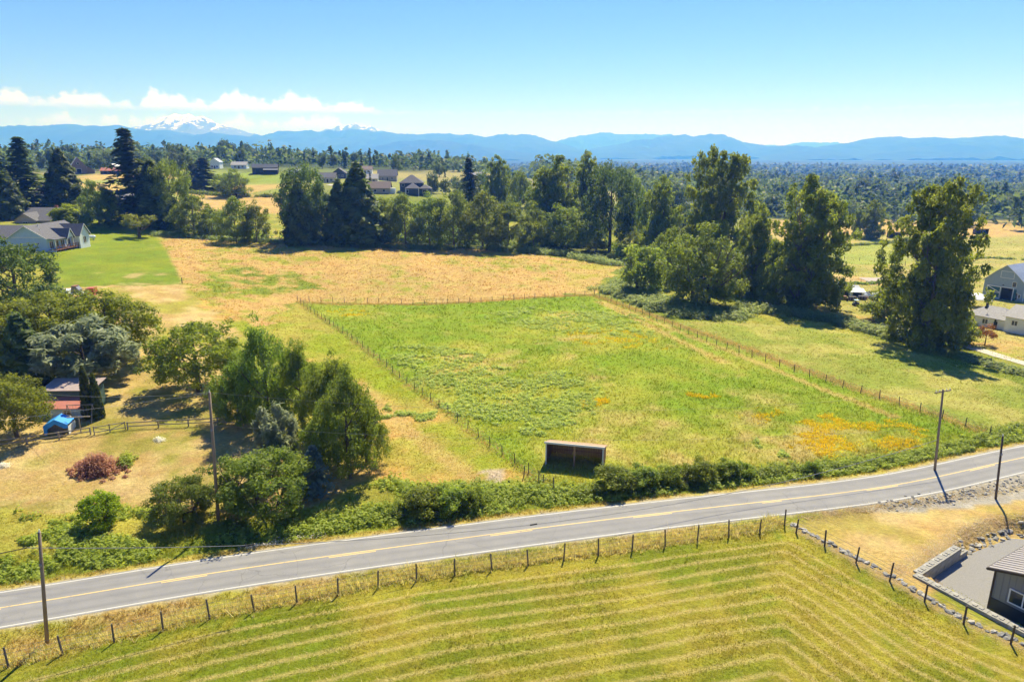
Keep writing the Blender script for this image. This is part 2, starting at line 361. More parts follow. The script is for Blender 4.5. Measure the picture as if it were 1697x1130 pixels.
# the valley fields on the right
zone(polyw((1240,360),(1697,365),(1760,420),(1760,600),(1580,565),(1490,560),(1360,520),(1240,450)), lambda m: mixc(blend(C(.30,.30,.07), C(.40,.34,.11), smooth(.35, .65, n1[m])), np.tile(STRAW, (m.sum(), 1)), .6*smooth(.5, .65, n3[m])), rag=False)
zone(polyw((1240,366),(1390,362),(1697,372),(1697,392),(1560,392),(1380,388),(1240,388)), lambda m: blend(ORANGE, STRAW, smooth(.3, .7, n1[m])), rag=False)
zone(polyw((1375,405),(1480,402),(1500,412),(1500,440),(1380,438)), lambda m: blend(C(.28,.32,.06), C(.34,.35,.08), smooth(.3, .7, n1[m])), rag=False)
zone(polyw((1345,452),(1480,462),(1480,473),(1350,472)), lambda m: blend(STRAW, TAN, smooth(.3, .7, n1[m])), rag=False)
zone(polyw((1590,545),(1697,570),(1697,598),(1600,572),(1575,560)), lambda m: blend(C(.34,.33,.07), STRAW, smooth(.45, .65, n1[m])), rag=False)
# hill fields, far left
zone(polyw((120,292),(300,278),(480,296),(480,345),(430,352),(310,345),(120,330)), lambda m: blend(C(.25,.29,.06), STRAW, smooth(.46, .56, n3[m])), rag=False)
zone(polyw((320,322),(480,318),(480,352),(400,356),(320,350)), lambda m: blend(ORANGE, STRAW, smooth(.3, .7, n1[m])), rag=False)
zone(polyw((300,288),(480,286),(480,302),(300,306)), lambda m: blend(C(.23,.30,.05), LIME*.9, smooth(.3, .7, n1[m])), rag=False)
# verges and the mown field this side of the road
rd, rs, rarc = dist_poly(X, Y, ROAD)
near_side = (rs < 0)
FN = [(-118, 18.9)] + [P2(*p) for p in ((20,1103),(345,1025),(695,958),(1006,914),(1269,879),(1300,870))] + [P2(*p) for p in ((1373,912),(1455,955),(1495,978),(1537,1004),(1580,1030),(1634,1054),(1697,1078))]
FN = np.array(FN); FN = np.vstack([FN, FN[-1]+(FN[-1]-FN[-2])*2.2])
FNA = np.vstack([FN[0]+(FN[0]-FN[1])*3, FN[:7]]); FNB = FN[6:]
da, sa, _ = dist_poly(X, Y, FNA); db, sb, _ = dist_poly(X, Y, FNB)
infield = (sa < 0) & (sb < 0) & (Y < 90)
dmow = np.minimum(da, db)
m = near_side & (rd < 60) & ~infield & (Y < 120)
col[m] = mixc(blend(STRAW*.95, YELLOW, smooth(.35, .65, n2[m])), np.tile(LIME*.8, (m.sum(), 1)), .7*smooth(.5, .62, n1[m]))
m = infield & (rd < 140)
col[m] = mixc(blend(C(.165,.195,.014), C(.30,.26,.035), smooth(.38, .62, n1[m]*.6+n4[m]*.4)), np.tile(C(.13,.175,.010), (m.sum(), 1)), .75*smooth(.5, .62, n2[m]*.5+n3[m]*.5))
# dry lawn behind the fence corner, gravel shoulder, yard
zone(polyw((1303,868),(1420,835),(1560,815),(1697,795),(1760,785),(1760,900),(1600,960),(1540,985),(1697,1065),(1760,1095),(1700,1085),(1495,975)), lambda m: mixc(blend(STRAW, TAN, smooth(.3, .7, n4[m])), np.tile(C(.30,.25,.05), (m.sum(), 1)), .7*smooth(.55, .7, n1[m])), rag=False)
m = near_side & (X > 30) & (rd < 2.6+np.clip((X-30)*.17, 0, 4.2)); col[m] = blend(C(.30,.29,.275), C(.44,.40,.34), n2[m])
m = ~near_side & (rd < 9) & (X < 130); col[m] = mixc(col[m], blend(LIME*.85, GREEN, smooth(.35, .65, n2[m])), .85*smooth(9.5, 6, rd[m]))
m = ~near_side & (rd < 4.1); col[m] = blend(STRAW*.9, YELLOW, n2[m])
m = rd < 2.95; col[m] = C(.42, .37, .27)
# worn patch and tracks
zone(polyw((795,772),(830,778),(875,800),(860,812),(825,800)), lambda m: blend(C(.40,.33,.25), C(.48,.40,.30), n2[m]))
for a, b, w in (((640,690),(780,790),1.5),((600,640),(690,720),1.1),((1000,500),(1480,690),.9),((993,500),(1200,600),1.2)):
    A, B = P2(*a), P2(*b); d = dist_poly(X, Y, np.array([A, B]))[0]; col[:] = mixc(col, np.tile(STRAW, (len(X), 1)), .75*smooth(w*1.3, w*.4, d+n2*.8-.4))
col = np.clip(col*(.86+.28*n2)[:, None], 0, 1)

rowv = np.where(infield & (rd < 140), dmow + (fbm(X, Y, 6, 77, 3)-.5)*.4, -50.0)
gm, nt, out = new_mat('meadow_ground'); P = geopos(nt)
att = nd(nt, 'ShaderNodeAttribute', attribute_name='cover').outputs['Color']
fn_ = noise(nt, P, 2.2, 6, .7); fm = noise(nt, P, .35, 5, .65)
c = mixrgb(nt, 1.0, att, nd(nt, 'ShaderNodeCombineColor', {0: mrange(nt, fn_, .3, .7, .72, 1.25), 1: mrange(nt, fn_, .3, .7, .74, 1.22), 2: mrange(nt, fn_, .3, .7, .7, 1.2)}).outputs[0], 'MULTIPLY')
c = nd(nt, 'ShaderNodeHueSaturation', {'Color': c, 'Hue': mrange(nt, fm, .3, .7, .485, .515), 'Saturation': 1.0, 'Value': mrange(nt, fm, .3, .7, .9, 1.1)}).outputs[0]
row = nd(nt, 'ShaderNodeAttribute', attribute_name='row').outputs['Fac']
ph = nd(nt, 'ShaderNodeMath', {0: nd(nt, 'ShaderNodeMath', {0: row, 1: 1/1.5}, operation='MULTIPLY').outputs[0]}, operation='FRACT').outputs[0]
st = nd(nt, 'ShaderNodeMath', {0: nd(nt, 'ShaderNodeMath', {0: ph, 1: .5}, operation='SUBTRACT').outputs[0]}, operation='ABSOLUTE').outputs[0]
st = nd(nt, 'ShaderNodeMath', {0: st, 1: mrange(nt, noise(nt, P, .9, 4, .65), .3, .7, -.06, .06)}, operation='ADD').outputs[0]
sw = nd(nt, 'ShaderNodeMath', {0: mrange(nt, st, .04, .24, .6, 0), 1: mrange(nt, row, .9, 1.1, 0, 1)}, operation='MULTIPLY', use_clamp=True).outputs[0]
c = mixrgb(nt, sw, c, (.46, .37, .14))
bs = nd(nt, 'ShaderNodeBsdfPrincipled', {'Base Color': c, 'Roughness': .95, 'Specular IOR Level': .1})
bp = nd(nt, 'ShaderNodeBump', {'Height': noise(nt, P, 3.5, 5, .7), 'Strength': .8, 'Distance': .25}); nt.links.new(bp.outputs[0], bs.inputs['Normal'])
nt.links.new(bs.outputs[0], out.inputs[0])
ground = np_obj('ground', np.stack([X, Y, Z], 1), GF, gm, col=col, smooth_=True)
_ra = ground.data.attributes.new('row', 'FLOAT', 'POINT'); _ra.data.foreach_set('value', rowv.astype(np.float32))
tag(ground, 'grassy ground of meadows, lawns and pasture reaching to the horizon', kind='structure')

# ------------------------------------------------------------------ road
def catmull(P, step):
    P = np.asarray(P, float); o = []
    for i in range(len(P)-1):
        p0, p1, p2, p3 = P[max(i-1, 0)], P[i], P[i+1], P[min(i+2, len(P)-1)]
        n = max(int(np.linalg.norm(p2-p1)/step), 1)
        for t in np.linspace(0, 1, n, endpoint=False):
            o.append(.5*((2*p1)+(p2-p0)*t+(2*p0-5*p1+4*p2-p3)*t*t+(3*p1-p0-3*p2+p3)*t**3))
    o.append(P[-1]); return np.array(o)
RC = catmull(ROAD, 2.0); _t = np.gradient(RC, axis=0); _t /= np.linalg.norm(_t, axis=1)[:, None]; RNrm = np.stack([-_t[:, 1], _t[:, 0]], 1)
RS = np.append(0, np.cumsum(np.linalg.norm(np.diff(RC, axis=0), axis=1)))
RZ = terrain_arr(RC[:, 0], RC[:, 1]) + .07
def road_strip(offs, lift, sel=None):
    """a ribbon following the road between lateral offsets"""
    idx = np.arange(len(RC)) if sel is None else sel
    V = []; k = len(offs)
    for i in idx:
        for o_ in offs:
            q = RC[i] + RNrm[i]*o_; V.append((q[0], q[1], RZ[i] + lift - abs(o_)*.02))
    V = np.array(V); n = len(idx)
    F = np.array([(i*k+j, i*k+j+1, (i+1)*k+j+1, (i+1)*k+j) for i in range(n-1) for j in range(k-1)])
    return V, F[:, ::-1]
am, nt, out = new_mat('asphalt'); P = geopos(nt)
g1 = noise(nt, P, .5, 4); g2 = noise(nt, P, 14, 2)
la = nd(nt, 'ShaderNodeAttribute', attribute_name='cover').outputs['Fac']      # worn wheel tracks
c = mixrgb(nt, mrange(nt, g1, .3, .7, 0, 1), (.215, .215, .225), (.275, .27, .27)); c = mixrgb(nt, mrange(nt, g2, .35, .65, 0, .35), c, (.34, .335, .33))
c = mixrgb(nt, la, c, (.17, .172, .185))
vw = nd(nt, 'ShaderNodeVectorMath', {0: P, 1: nd(nt, 'ShaderNodeTexNoise', {'Vector': P, 'Scale': .8, 'Detail': 4}).outputs['Color']}, operation='ADD').outputs[0]
ck = nd(nt, 'ShaderNodeTexVoronoi', {'Vector': vw, 'Scale': .22}, feature='DISTANCE_TO_EDGE').outputs['Distance']           # sealed cracks
c = mixrgb(nt, nd(nt, 'ShaderNodeMath', {0: mrange(nt, ck, .003, .011, .4, 0), 1: mrange(nt, noise(nt, P, .12, 2), .45, .6, 0, 1)}, operation='MULTIPLY').outputs[0], c, (.10, .10, .105))
pt = noise(nt, nd(nt, 'ShaderNodeMapping', {'Vector': P, 'Rotation': (0, 0, R(-16)), 'Scale': (.05, .45, 1)}).outputs[0], 1.0, 2, .4); c = mixrgb(nt, mrange(nt, pt, .56, .60, 0, .2), c, (.15, .152, .165))
bs = nd(nt, 'ShaderNodeBsdfPrincipled', {'Base Color': c, 'Roughness': .85, 'Specular IOR Level': .25}); nt.links.new(bs.outputs[0], out.inputs[0])
offs = [-2.82,-2.6,-2.3,-2.0,-1.6,-1.2,-.8,-.3,.3,.8,1.2,1.6,2.0,2.3,2.6,2.82]
V, F = road_strip(offs, 0)
wear = np.tile(np.array([.5*math.exp(-((abs(o_)-.85)/.4)**2)+.55*math.exp(-((abs(o_)-1.95)/.33)**2) for o_ in offs]), len(RC)) * np.clip(.4+1.2*fbm(V[:, 0], V[:, 1], 12, 3, 3), 0, 1.3)
road = np_obj('road', V, F, am, col=np.repeat(np.clip(wear, 0, 1)[:, None], 3, 1), smooth_=True); tag(road, 'grey two lane asphalt road crossing the picture', kind='structure')
def paint(name, colr):
    m, nt, out = new_mat(name); P = geopos(nt); n = noise(nt, P, 3, 5, .7)
    c = mixrgb(nt, mrange(nt, n, .58, .68, 0, .8), colr, (.2, .2, .2)); b = nd(nt, 'ShaderNodeBsdfPrincipled', {'Base Color': c, 'Roughness': .7}); nt.links.new(b.outputs[0], out.inputs[0]); return m
PW, PY = paint('white_road_paint', (.55, .545, .52)), paint('yellow_road_paint', (.74, .52, .20))
for s in (-1, 1):
    V, F = road_strip([s*2.58-.06, s*2.58+.06], .006); np_obj('edge_line', V, F, PW, road)
V, F = road_strip([.07, .19], .006); np_obj('centre_line', V, F, PY, road)
s0 = 100.0
while s0 < 700:
    sel = np.where((RS >= s0) & (RS <= s0+6.5))[0]
    if len(sel) > 1: V, F = road_strip([-.17, -.05], .006, sel); np_obj('centre_dash', V, F, PY, road)
    s0 += 14.5
# ------------------------------------------------------------------ mountains
def ridge(name, D, prof, depth, mat, jag, seed, label, snow=False):
    px = np.array([p[0] for p in prof], float); py = np.array([p[1] for p in prof], float)
    n = 260; sx = np.linspace(px[0], px[-1], n); sy = np.interp(sx, px, py)
    sy = np.convolve(np.pad(sy, 3, 'edge'), np.ones(7)/7, 'valid') + (fbm(sx, sx*0+seed, 30, seed, 5, .62)-.5)*9 if not snow else sy + (fbm(sx, sx*0+seed, 9, seed, 3, .6)-.5)*4
    xs, zs = [], []
    for a, b in zip(sx, sy):
        u, f, d = ray(a, b); t = D/f; xs.append(u*t); zs.append(CAM_H+d*t)
    xs = np.array(xs); zs = np.array(zs); m = 36
    V = []
    for j in range(m):
        w = j/(m-1)*1.6-1.0                            # -1 foot in front .. 0 crest .. .6 behind
        prf = (1-abs(w))**1.15 if w <= 0 else 1-w*1.2
        yy = D + w*depth
        rid = (np.abs(fbm(xs+w*depth*.35, np.full(n, yy), depth*.22, seed, 5, .55)-.5)*2)
        h = -40 + (zs+40)*prf; h = h + (zs+40)*jag*(.35-rid)*min(1, abs(w)*6+.25)*(1 if w <= 0 else .6)
        V.append(np.stack([xs*(1+w*.02), np.full(n, yy)+(fbm(xs, xs*0+yy, depth*.5, seed+7, 2)-.5)*depth*.25*abs(w), h], 1))
    V = np.concatenate(V); ii = (np.arange(m-1)[:, None]*n+np.arange(n-1)[None, :]).ravel(); F = np.stack([ii, ii+1, ii+n+1, ii+n], 1)
    o = np_obj(name, V, F, mat, smooth_=True); tag(o, label, kind='structure'); return o
def mtn_mat(name, a, b, snow=None):
    m, nt, out = new_mat(name); P = geopos(nt); n = noise(nt, P, .0012, 6, .6); c = mixrgb(nt, mrange(nt, n, .35, .65, 0, 1), a, b)
    if snow:
        z = nd(nt, 'ShaderNodeSeparateXYZ', {0: P}).outputs[2]; nz_ = noise(nt, nd(nt, 'ShaderNodeMapping', {'Vector': P, 'Scale': (1.6, 1, .5)}).outputs[0], .0045, 6, .7)
        zz = nd(nt, 'ShaderNodeMath', {0: z, 1: mrange(nt, nz_, 0, 1, -snow[1], snow[1])}, operation='ADD').outputs[0]
        c = mixrgb(nt, mrange(nt, zz, snow[0]-40, snow[0]+40, 0, 1), c, (.9, .92, .95))
    b_ = nd(nt, 'ShaderNodeBsdfPrincipled', {'Base Color': c, 'Roughness': .95, 'Specular IOR Level': .05}); nt.links.new(b_.outputs[0], out.inputs[0]); return m
MF = mtn_mat('mountain_forest', (.025, .05, .04), (.05, .08, .05))
ridge('mountains', 11000, [(-400,236),(-150,218),(0,213),(40,211),(75,209),(110,211),(160,210),(230,214),(290,219),(340,222),(400,226),(460,232),(540,246),(640,262)], 3200, MF, .55, 3, 'long blue forested ridge below the snow volcano')
ridge('mountains', 12500, [(380,250),(430,227),(480,219),(540,217),(590,216),(620,218),(660,222),(700,225),(745,223),(800,226),(840,223),(880,226),(915,233),(950,243),(1000,256),(1080,268)], 3000, MF, .55, 13, 'broad blue mountain in the middle of the horizon')
ridge('mountains', 9500, [(540,258),(620,246),(670,236),(715,235),(760,238),(820,246),(900,255),(1000,263),(1100,268)], 2000, MF, .55, 23, 'low dark blue foothill in front of the broad mountain')
ridge('mountains', 11500, [(800,270),(900,258),(960,250),(1010,243),(1060,233),(1100,227),(1130,221),(1150,224),(1170,226),(1182,224),(1200,231),(1225,234),(1250,242),(1300,252),(1380,262)], 2600, MF, .55, 33, 'blue mountain with a double knoll right of the middle')
ridge('mountains', 15500, [(880,250),(930,232),(985,224),(1020,222),(1060,223),(1110,225),(1180,238),(1260,248),(1330,258)], 3000, MF, .55, 43, 'palest blue mountain showing behind the double knoll')
ridge('mountains', 10500, [(1180,262),(1240,250),(1275,243),(1315,241),(1345,248),(1390,240),(1430,231),(1475,227),(1510,230),(1560,231),(1590,232),(1640,226),(1670,230),(1697,235),(1800,240),(2000,236),(2250,252)], 2800, MF, .55, 53, 'long blue mountain ridge at the right edge')
ridge('mountains', 16500, [(1150,250),(1240,243),(1300,240),(1340,236),(1380,236),(1450,240),(1520,250)], 2600, MF, .55, 63, 'faint far ridge behind the right mountains')
SNW = mtn_mat('snow_and_rock', (.12, .12, .13), (.18, .17, .17), (600, 700))
ridge('mountains', 13500, [(190,220),(215,212),(240,208),(262,198),(275,193),(290,189),(302,190),(312,188),(322,195),(335,193),(350,199),(365,207),(380,210),(400,216),(430,224)], 2600, SNW, .16, 73, 'snow covered volcano above the left ridge', True)
ridge('mountains', 14500, [(520,222),(540,214),(552,213),(560,208),(568,212),(578,206),(588,204),(597,210),(606,211),(614,209),(630,216),(650,222)], 1800, SNW, .16, 83, 'two small snowy peaks behind the broad mountain', True)
# ------------------------------------------------------------------ air
hm, nt, out = new_mat('summer_haze')
pv = nd(nt, 'ShaderNodeVolumePrincipled', {'Color': (.07, .25, 1.0, 1), 'Absorption Color': (1, 1, 1, 1), 'Density': 2.3e-4, 'Anisotropy': .25}); nt.links.new(pv.outputs[0], out.inputs['Volume'])
hz = MB().b2((-31500, -1300, -120), (31500, 31500, 1500)).build('haze', hm); tag(hz, 'thin blue summer haze filling the air', kind='stuff')
# ------------------------------------------------------------------ plants: leaf makers
def unit(v): return v/np.maximum(np.linalg.norm(v, axis=1), 1e-9)[:, None]
def leaves(rng, C_, N, size, aspect=1.6, tone=None):
    """leaf sprays at C_ facing N: one four-cornered leaf each, random spin; returns V, F, tone"""
    n = len(C_); a = unit(np.cross(N, rng.normal(size=(n, 3)))); b = np.cross(N, a)
    s = (size*rng.uniform(.6, 1.35, n))[:, None]
    V = np.stack([C_-a*s*aspect*.5, C_+b*s*.36-a*s*.05, C_+a*s*aspect*.5, C_-b*s*.36-a*s*.05], 1)
    V[:, [1, 3]] += (N*s*.18)[:, None]                                     # folded along the rib
    F = np.arange(n*4).reshape(n, 4)
    return V.reshape(-1, 3), F, np.repeat(tone, 4)
def puff_crown(seed, puffs, per, size, flat=.8, up=.35, out_=.9, aspect=1.6):
    """puffs: (x, y, z, r) clumps; leaves gather in each clump's shell"""
    rng = np.random.default_rng(seed); P = np.array(puffs); n = len(P)
    cnt = np.maximum((per*(P[:, 3]/P[:, 3].mean())**2).astype(int), 8); idx = np.repeat(np.arange(n), cnt)
    d = unit(rng.normal(size=(len(idx), 3))); r = P[idx, 3]*rng.uniform(.35, 1.0, len(idx))**.5*(1+.25*rng.normal(size=len(idx)))
    off = d*r[:, None]; off[:, 2] *= flat
    Cc = P[idx, :3] + off
    N = unit(d*out_ + np.array([0, 0, up]) + rng.normal(size=d.shape)*.55)
    tone = np.clip(rng.uniform(.1, .9, n)[idx]*.6 + rng.uniform(0, 1, len(idx))*.4, 0, 1)
    return leaves(rng, Cc, N, size, aspect, tone)
def trunk_mesh(name, seed, h, r, lean=0, forks=5, fork_from=.35, reach=.25, mat=None, stems=1, spread=.0):
    rng = random.Random(seed); m = MB()
    for s_ in range(stems):
        a0 = rng.uniform(0, 6.28); ox, oy = (spread*math.cos(a0), spread*math.sin(a0)) if stems > 1 else (0, 0)
        pts = []; rad = []; bx, by = ox*.35, oy*.35
        for i in range(7):
            t = i/6; pts.append((bx+ox*t*1.3+rng.uniform(-.02, .02)*h*t+lean*t*h, by+oy*t*1.3+rng.uniform(-.02, .02)*h*t, t*h*.9-(.25 if i == 0 else 0))); rad.append(r*(1.25 if i == 0 else 1)*(1-.88*t))
        m.tube(pts, rad, 7)
        for k in range(forks):
            t = fork_from + (1-fork_from)*.8*(k+rng.random())/forks; j = min(int(t*6), 5); f = t*6-j
            p = Vector(pts[j]).lerp(Vector(pts[j+1]), f); a = rng.uniform(0, 6.28); L = h*reach*(1.15-t)*rng.uniform(.8, 1.3)
            q = p + Vector((math.cos(a)*L*.5, math.sin(a)*L*.5, L*.35)); e = p + Vector((math.cos(a)*L, math.sin(a)*L, L*.75)); rr_ = r*(1-.85*t)*.55
            m.tube([p, q, e], [rr_, rr_*.7, rr_*.25], 5)
    return m.mesh(name, mat, True)
BARK = simple('bark', (.13, .10, .075), .9, .35, 3, bump=.6); BARK_GREY = simple('grey_bark', (.20, .165, .12), .9, .35, 3, bump=.5)
L_BROAD = leafmat('broad_leaves', (.085, .145, .022), (.22, .285, .045), .5)
L_YELLOW = leafmat('yellow_green_leaves', (.10, .14, .016), (.25, .28, .035), .5)
L_COTTON = leafmat('cottonwood_leaves', (.085, .135, .018), (.25, .30, .045), .5)
L_ALDER = leafmat('alder_leaves', (.085, .135, .022), (.22, .27, .05), .5)
L_DARK = leafmat('dark_glossy_leaves', (.045, .085, .022), (.12, .17, .04), .45)
L_FIR = leafmat('fir_needles', (.04, .065, .016), (.10, .135, .035), .4)
L_CEDAR = leafmat('cedar_sprays', (.045, .075, .016), (.12, .16, .035), .35)
L_PINE = leafmat('pine_needles', (.17, .215, .12), (.33, .38, .23), .4)
L_SPRUCE = leafmat('blue_spruce_needles', (.10, .15, .13), (.24, .30, .26), .35)
L_BRIGHT = leafmat('bright_leaves', (0.138, 0.207, 0.0138), (0.253, 0.3335, 0.023), .5)
L_BRAMBLE = leafmat('bramble_leaves', (.15, .22, .06), (.32, .38, .14), .5)
L_HEDGE = leafmat('hedge_leaves', (.11, .16, .02), (.28, .34, .05), .5)
L_RUST = leafmat('rust_heather', (.23, .12, .10), (.45, .25, .15), .4)
L_ORANGE = leafmat('orange_leaves', (0.26, 0.12, 0.03), (0.36, 0.22, 0.05), .35)
L_FAR = leafmat('far_leaves', (.05, .085, .02), (.14, .18, .045), .4)
L_WOODS = leafmat('woodland_leaves', (.05, .08, .022), (.14, .18, .045), .45)
PROTO = {}
def proto(key, crown, mat, trunk):
    V, F, t = crown; V = V.copy(); rad_ = np.hypot(V[:, 0], V[:, 1]); V[:, :2] /= max(np.percentile(np.abs(V[:, 0]), 98.5), np.percentile(np.abs(V[:, 1]), 98.5))*2; V[:, 2] /= np.percentile(V[:, 2], 99.6); PROTO[key] = (np_mesh('crown', V, F, mat, col=np.repeat(t[:, None], 3, 1)), trunk)
    # unit size: crown spans z 0..1 of height and width 1
def norm_puffs(puffs, leaf):
    return puffs
def round_puffs(rng, n, rx, z0, z1, pr, ragged=.18, top=.0):
    """clumps over an egg-shaped crown; rx radius, from z0 to z1"""
    o = []; zc = (z0+z1)/2; rz = (z1-z0)/2
    for i in range(n):
        while True:
            d = rng.normal(size=3); d /= np.linalg.norm(d)
            if d[2] > -.75: break
        k = rng.uniform(.5, 1.0)**.45*(1+rng.normal()*ragged*.6)
        w = 1-top*max(d[2], 0)
        o.append((d[0]*k*(rx-pr*.5)*w, d[1]*k*(rx-pr*.5)*w, zc+d[2]*k*(rz-pr*.4), pr*rng.uniform(.65, 1.35)))
    return o
def column_puffs(rng, n, rx, h, pr, stems, z0=.12):
    """tall uneven crown of several upright leaders (cottonwood)"""
    o = []; S = [(rng.uniform(-.5, .5)*rx*.85, rng.uniform(-.5, .5)*rx*.85, rng.uniform(.84, 1.0)) for _ in range(stems)]; S[0] = (S[0][0]*.3, S[0][1]*.3, 1.0)
    for i in range(n):
        sx, sy, sh = S[i % stems]; t = rng.uniform(z0, 1)**.85; z = t*sh*h
        wid = rx*(.66*math.sin(math.pi*min(t*.80+.2, 1))**.6+.08)*rng.uniform(.1, 1.08); a = rng.uniform(0, 6.28)
        o.append((sx*(.5+.5*t)+math.cos(a)*wid, sy*(.5+.5*t)+math.sin(a)*wid, z, pr*rng.uniform(.55, 1.3)*(1.1-.45*t)))
    return o
def fir_crown(seed, levels, per, nseg, size, droop=.35, rad=.17, skip=.12, power=.9, z0=.06):
    """whorled branches on a straight stem; height 1"""
    rng = np.random.default_rng(seed); Cc = []; N = []; T = []
    for i in range(levels):
        t = (i+rng.random()*.6)/levels; z = z0+(1-z0)*t; R_ = rad*(1-t)**power*rng.uniform(.75, 1.2)+.012
        for k in range(per):
            if rng.random() < skip: continue
            a = rng.uniform(0, 6.283); L = R_*rng.uniform(.7, 1.25); tn = rng.uniform(0, .8)
            for s_ in range(nseg):
                f = (s_+.4+rng.random()*.5)/nseg; side = rng.normal()*.22*L*f
                Cc.append((math.cos(a)*L*f-math.sin(a)*side, math.sin(a)*L*f+math.cos(a)*side, z+L*(.18*f-droop*f*f*1.6)+rng.normal()*.006)); N.append((math.cos(a)*.45, math.sin(a)*.45, .85)); T.append(tn*.7+rng.random()*.3)
    Cc = np.array(Cc); N = unit(np.array(N)+rng.normal(size=Cc.shape)*.33)
    return leaves(rng, Cc, N, size, 1.7, np.clip(np.array(T), 0, 1))
def cone_crown(seed, n, size, rad=.22, power=.75, sag=.5, z0=.02, nub=.12):
    """dense hanging sprays over a cone (cedar, arborvitae)"""
    rng = np.random.default_rng(seed); t = 1-np.sqrt(rng.random(n)*.985); a = rng.uniform(0, 6.283, n)
    lump = 1+nub*np.sin(a*5+t*23)+nub*np.sin(a*3-t*31+1.3)+rng.normal(size=n)*.07
    r = rad*(1-t)**power*lump*np.sqrt(rng.uniform(.55, 1, n)); z = z0+(1-z0)*t
    Cc = np.stack([np.cos(a)*r, np.sin(a)*r, z], 1); N = unit(np.stack([np.cos(a), np.sin(a), np.full(n, sag)], 1)+rng.normal(size=(n, 3))*.45)
    return leaves(rng, Cc, N, size, 1.8, np.clip(.5+.35*np.sin(a*5+t*23)+rng.normal(size=n)*.25, 0, 1))
# prototypes are one unit tall and about one unit wide (crown), scaled on placing
def add_puff(key, seed, mat, puffs, per, size, trunk, **kw):
    proto(key, puff_crown(seed, puffs, per, size, **kw), mat, trunk)
for v in range(3):
    g = np.random.default_rng(100+v)
    tk = trunk_mesh('trunk', v, 1.0, .035, forks=7, fork_from=.2, reach=.42, mat=BARK)
    add_puff(f'broad{v}', v, L_BROAD, round_puffs(g, 120, .52, .06, 1.0, .085, .22), 70, .027, tk)
    add_puff(f'yellow{v}', v+5, L_YELLOW, round_puffs(g, 190, .54, .06, 1.0, .075), 75, .0245, tk, up=.6)
    add_puff(f'near{v}', v+9, L_BROAD, round_puffs(g, 210, .54, .0, 1.0, .07, .28, .62), 85, .0195, tk)
    add_puff(f'alder{v}', v+20, L_ALDER, round_puffs(g, 130, .56, -.08, 1.0, .08, .25, .5), 72, .027, trunk_mesh('trunk', v+4, 1.0, .022, forks=9, fork_from=.15, reach=.3, mat=BARK_GREY))
    add_puff(f'dark{v}', v+30, L_DARK, round_puffs(g, 130, .52, .02, 1.0, .08), 66, .027, tk)
    add_puff(f'shrub{v}', v+40, L_HEDGE, round_puffs(g, 40, .52, -.05, 1.0, .15, .3), 130, .05, trunk_mesh('trunk', v+7, .9, .03, forks=6, fork_from=.05, reach=.5, mat=BARK, stems=3, spread=.22))
    add_puff(f'bush{v}', v+45, L_BROAD, round_puffs(g, 120, .54, -.05, 1.0, .095, .3), 130, .026, trunk_mesh('trunk', v+9, .9, .025, forks=6, fork_from=.05, reach=.5, mat=BARK, stems=4, spread=.25))
    add_puff(f'cotton{v}', v+50, L_COTTON, column_puffs(g, 350, .56, 1.0, .06, 5 if v < 2 else 3, .01), 85, .021, trunk_mesh('trunk', v+12, .95, .018, forks=10, fork_from=.12, reach=.24, mat=BARK_GREY, stems=5 if v < 2 else 3, spread=.13), out_=.6)
    V, F, t = fir_crown(v+60, 30, 10, 7, .034); V[:, :2] /= .36; proto(f'fir{v}', (V, F, t), L_FIR, trunk_mesh('trunk', v+15, 1.0, .018, forks=0, mat=BARK))
    V, F, t = cone_crown(v+70, 3600, .045); V[:, :2] /= .42; proto(f'cedar{v}', (V, F, t), L_CEDAR, trunk_mesh('trunk', v+18, .9, .03, forks=0, mat=BARK))
    # lighter ones for far off
    add_puff(f'farbroad{v}', v+80, L_FAR, round_puffs(g, 26, .5, .02, 1.0, .18, .2), 34, .085, trunk_mesh('trunk', v+21, .8, .03, forks=3, mat=BARK))
    V, F, t = fir_crown(v+90, 15, 7, 4, .075); V[:, :2] /= .36; proto(f'farfir{v}', (V, F, t), L_FIR, trunk_mesh('trunk', v+24, 1.0, .016, forks=0, mat=BARK))
g = np.random.default_rng(7)
add_puff('pine0', 201, L_PINE, round_puffs(g, 90, .5, .10, 1.0, .085, .2), 120, .034, trunk_mesh('trunk', 31, 1.0, .03, forks=8, fork_from=.15, reach=.4, mat=BARK), up=.9, aspect=3.0)
add_puff('pine1', 202, L_PINE, [(math.cos(a)*r_, math.sin(a)*r_, z, .075) for a, r_, z in [(g.uniform(0, 6.28), .42*(1-z*.75)*g.uniform(.3, 1), z) for z in np.linspace(.05, .98, 80)]], 90, .04, trunk_mesh('trunk', 32, 1.0, .025, forks=8, mat=BARK), up=1.1, aspect=3.2)
V, F, t = fir_crown(203, 24, 11, 8, .045, droop=.1, rad=.24, skip=.03, power=.8); V[:, :2] /= .48; proto('spruce0', (V, F, t), L_SPRUCE, trunk_mesh('trunk', 33, .95, .025, forks=0, mat=BARK))
V, F, t = cone_crown(204, 3600, .05, rad=.2, power=.5, nub=.05); V[:, :2] /= .4; proto('arbor0', (V, F, t), leafmat('arborvitae_sprays', (0.03, 0.05, 0.008), (0.1, 0.12, 0.015), .2), trunk_mesh('trunk', 34, .5, .04, forks=0, mat=BARK))
add_puff('bamboo0', 205, L_BRIGHT, round_puffs(g, 50, .5, -.05, 1.0, .14, .3), 110, .05, trunk_mesh('trunk', 35, .9, .012, forks=3, mat=BARK, stems=8, spread=.3), up=1.0, aspect=2.6)
add_puff('bright0', 206, L_BRIGHT, round_puffs(g, 45, .5, .0, 1.0, .14, .25), 130, .045, trunk_mesh('trunk', 36, .9, .03, forks=5, mat=BARK, stems=3, spread=.2))
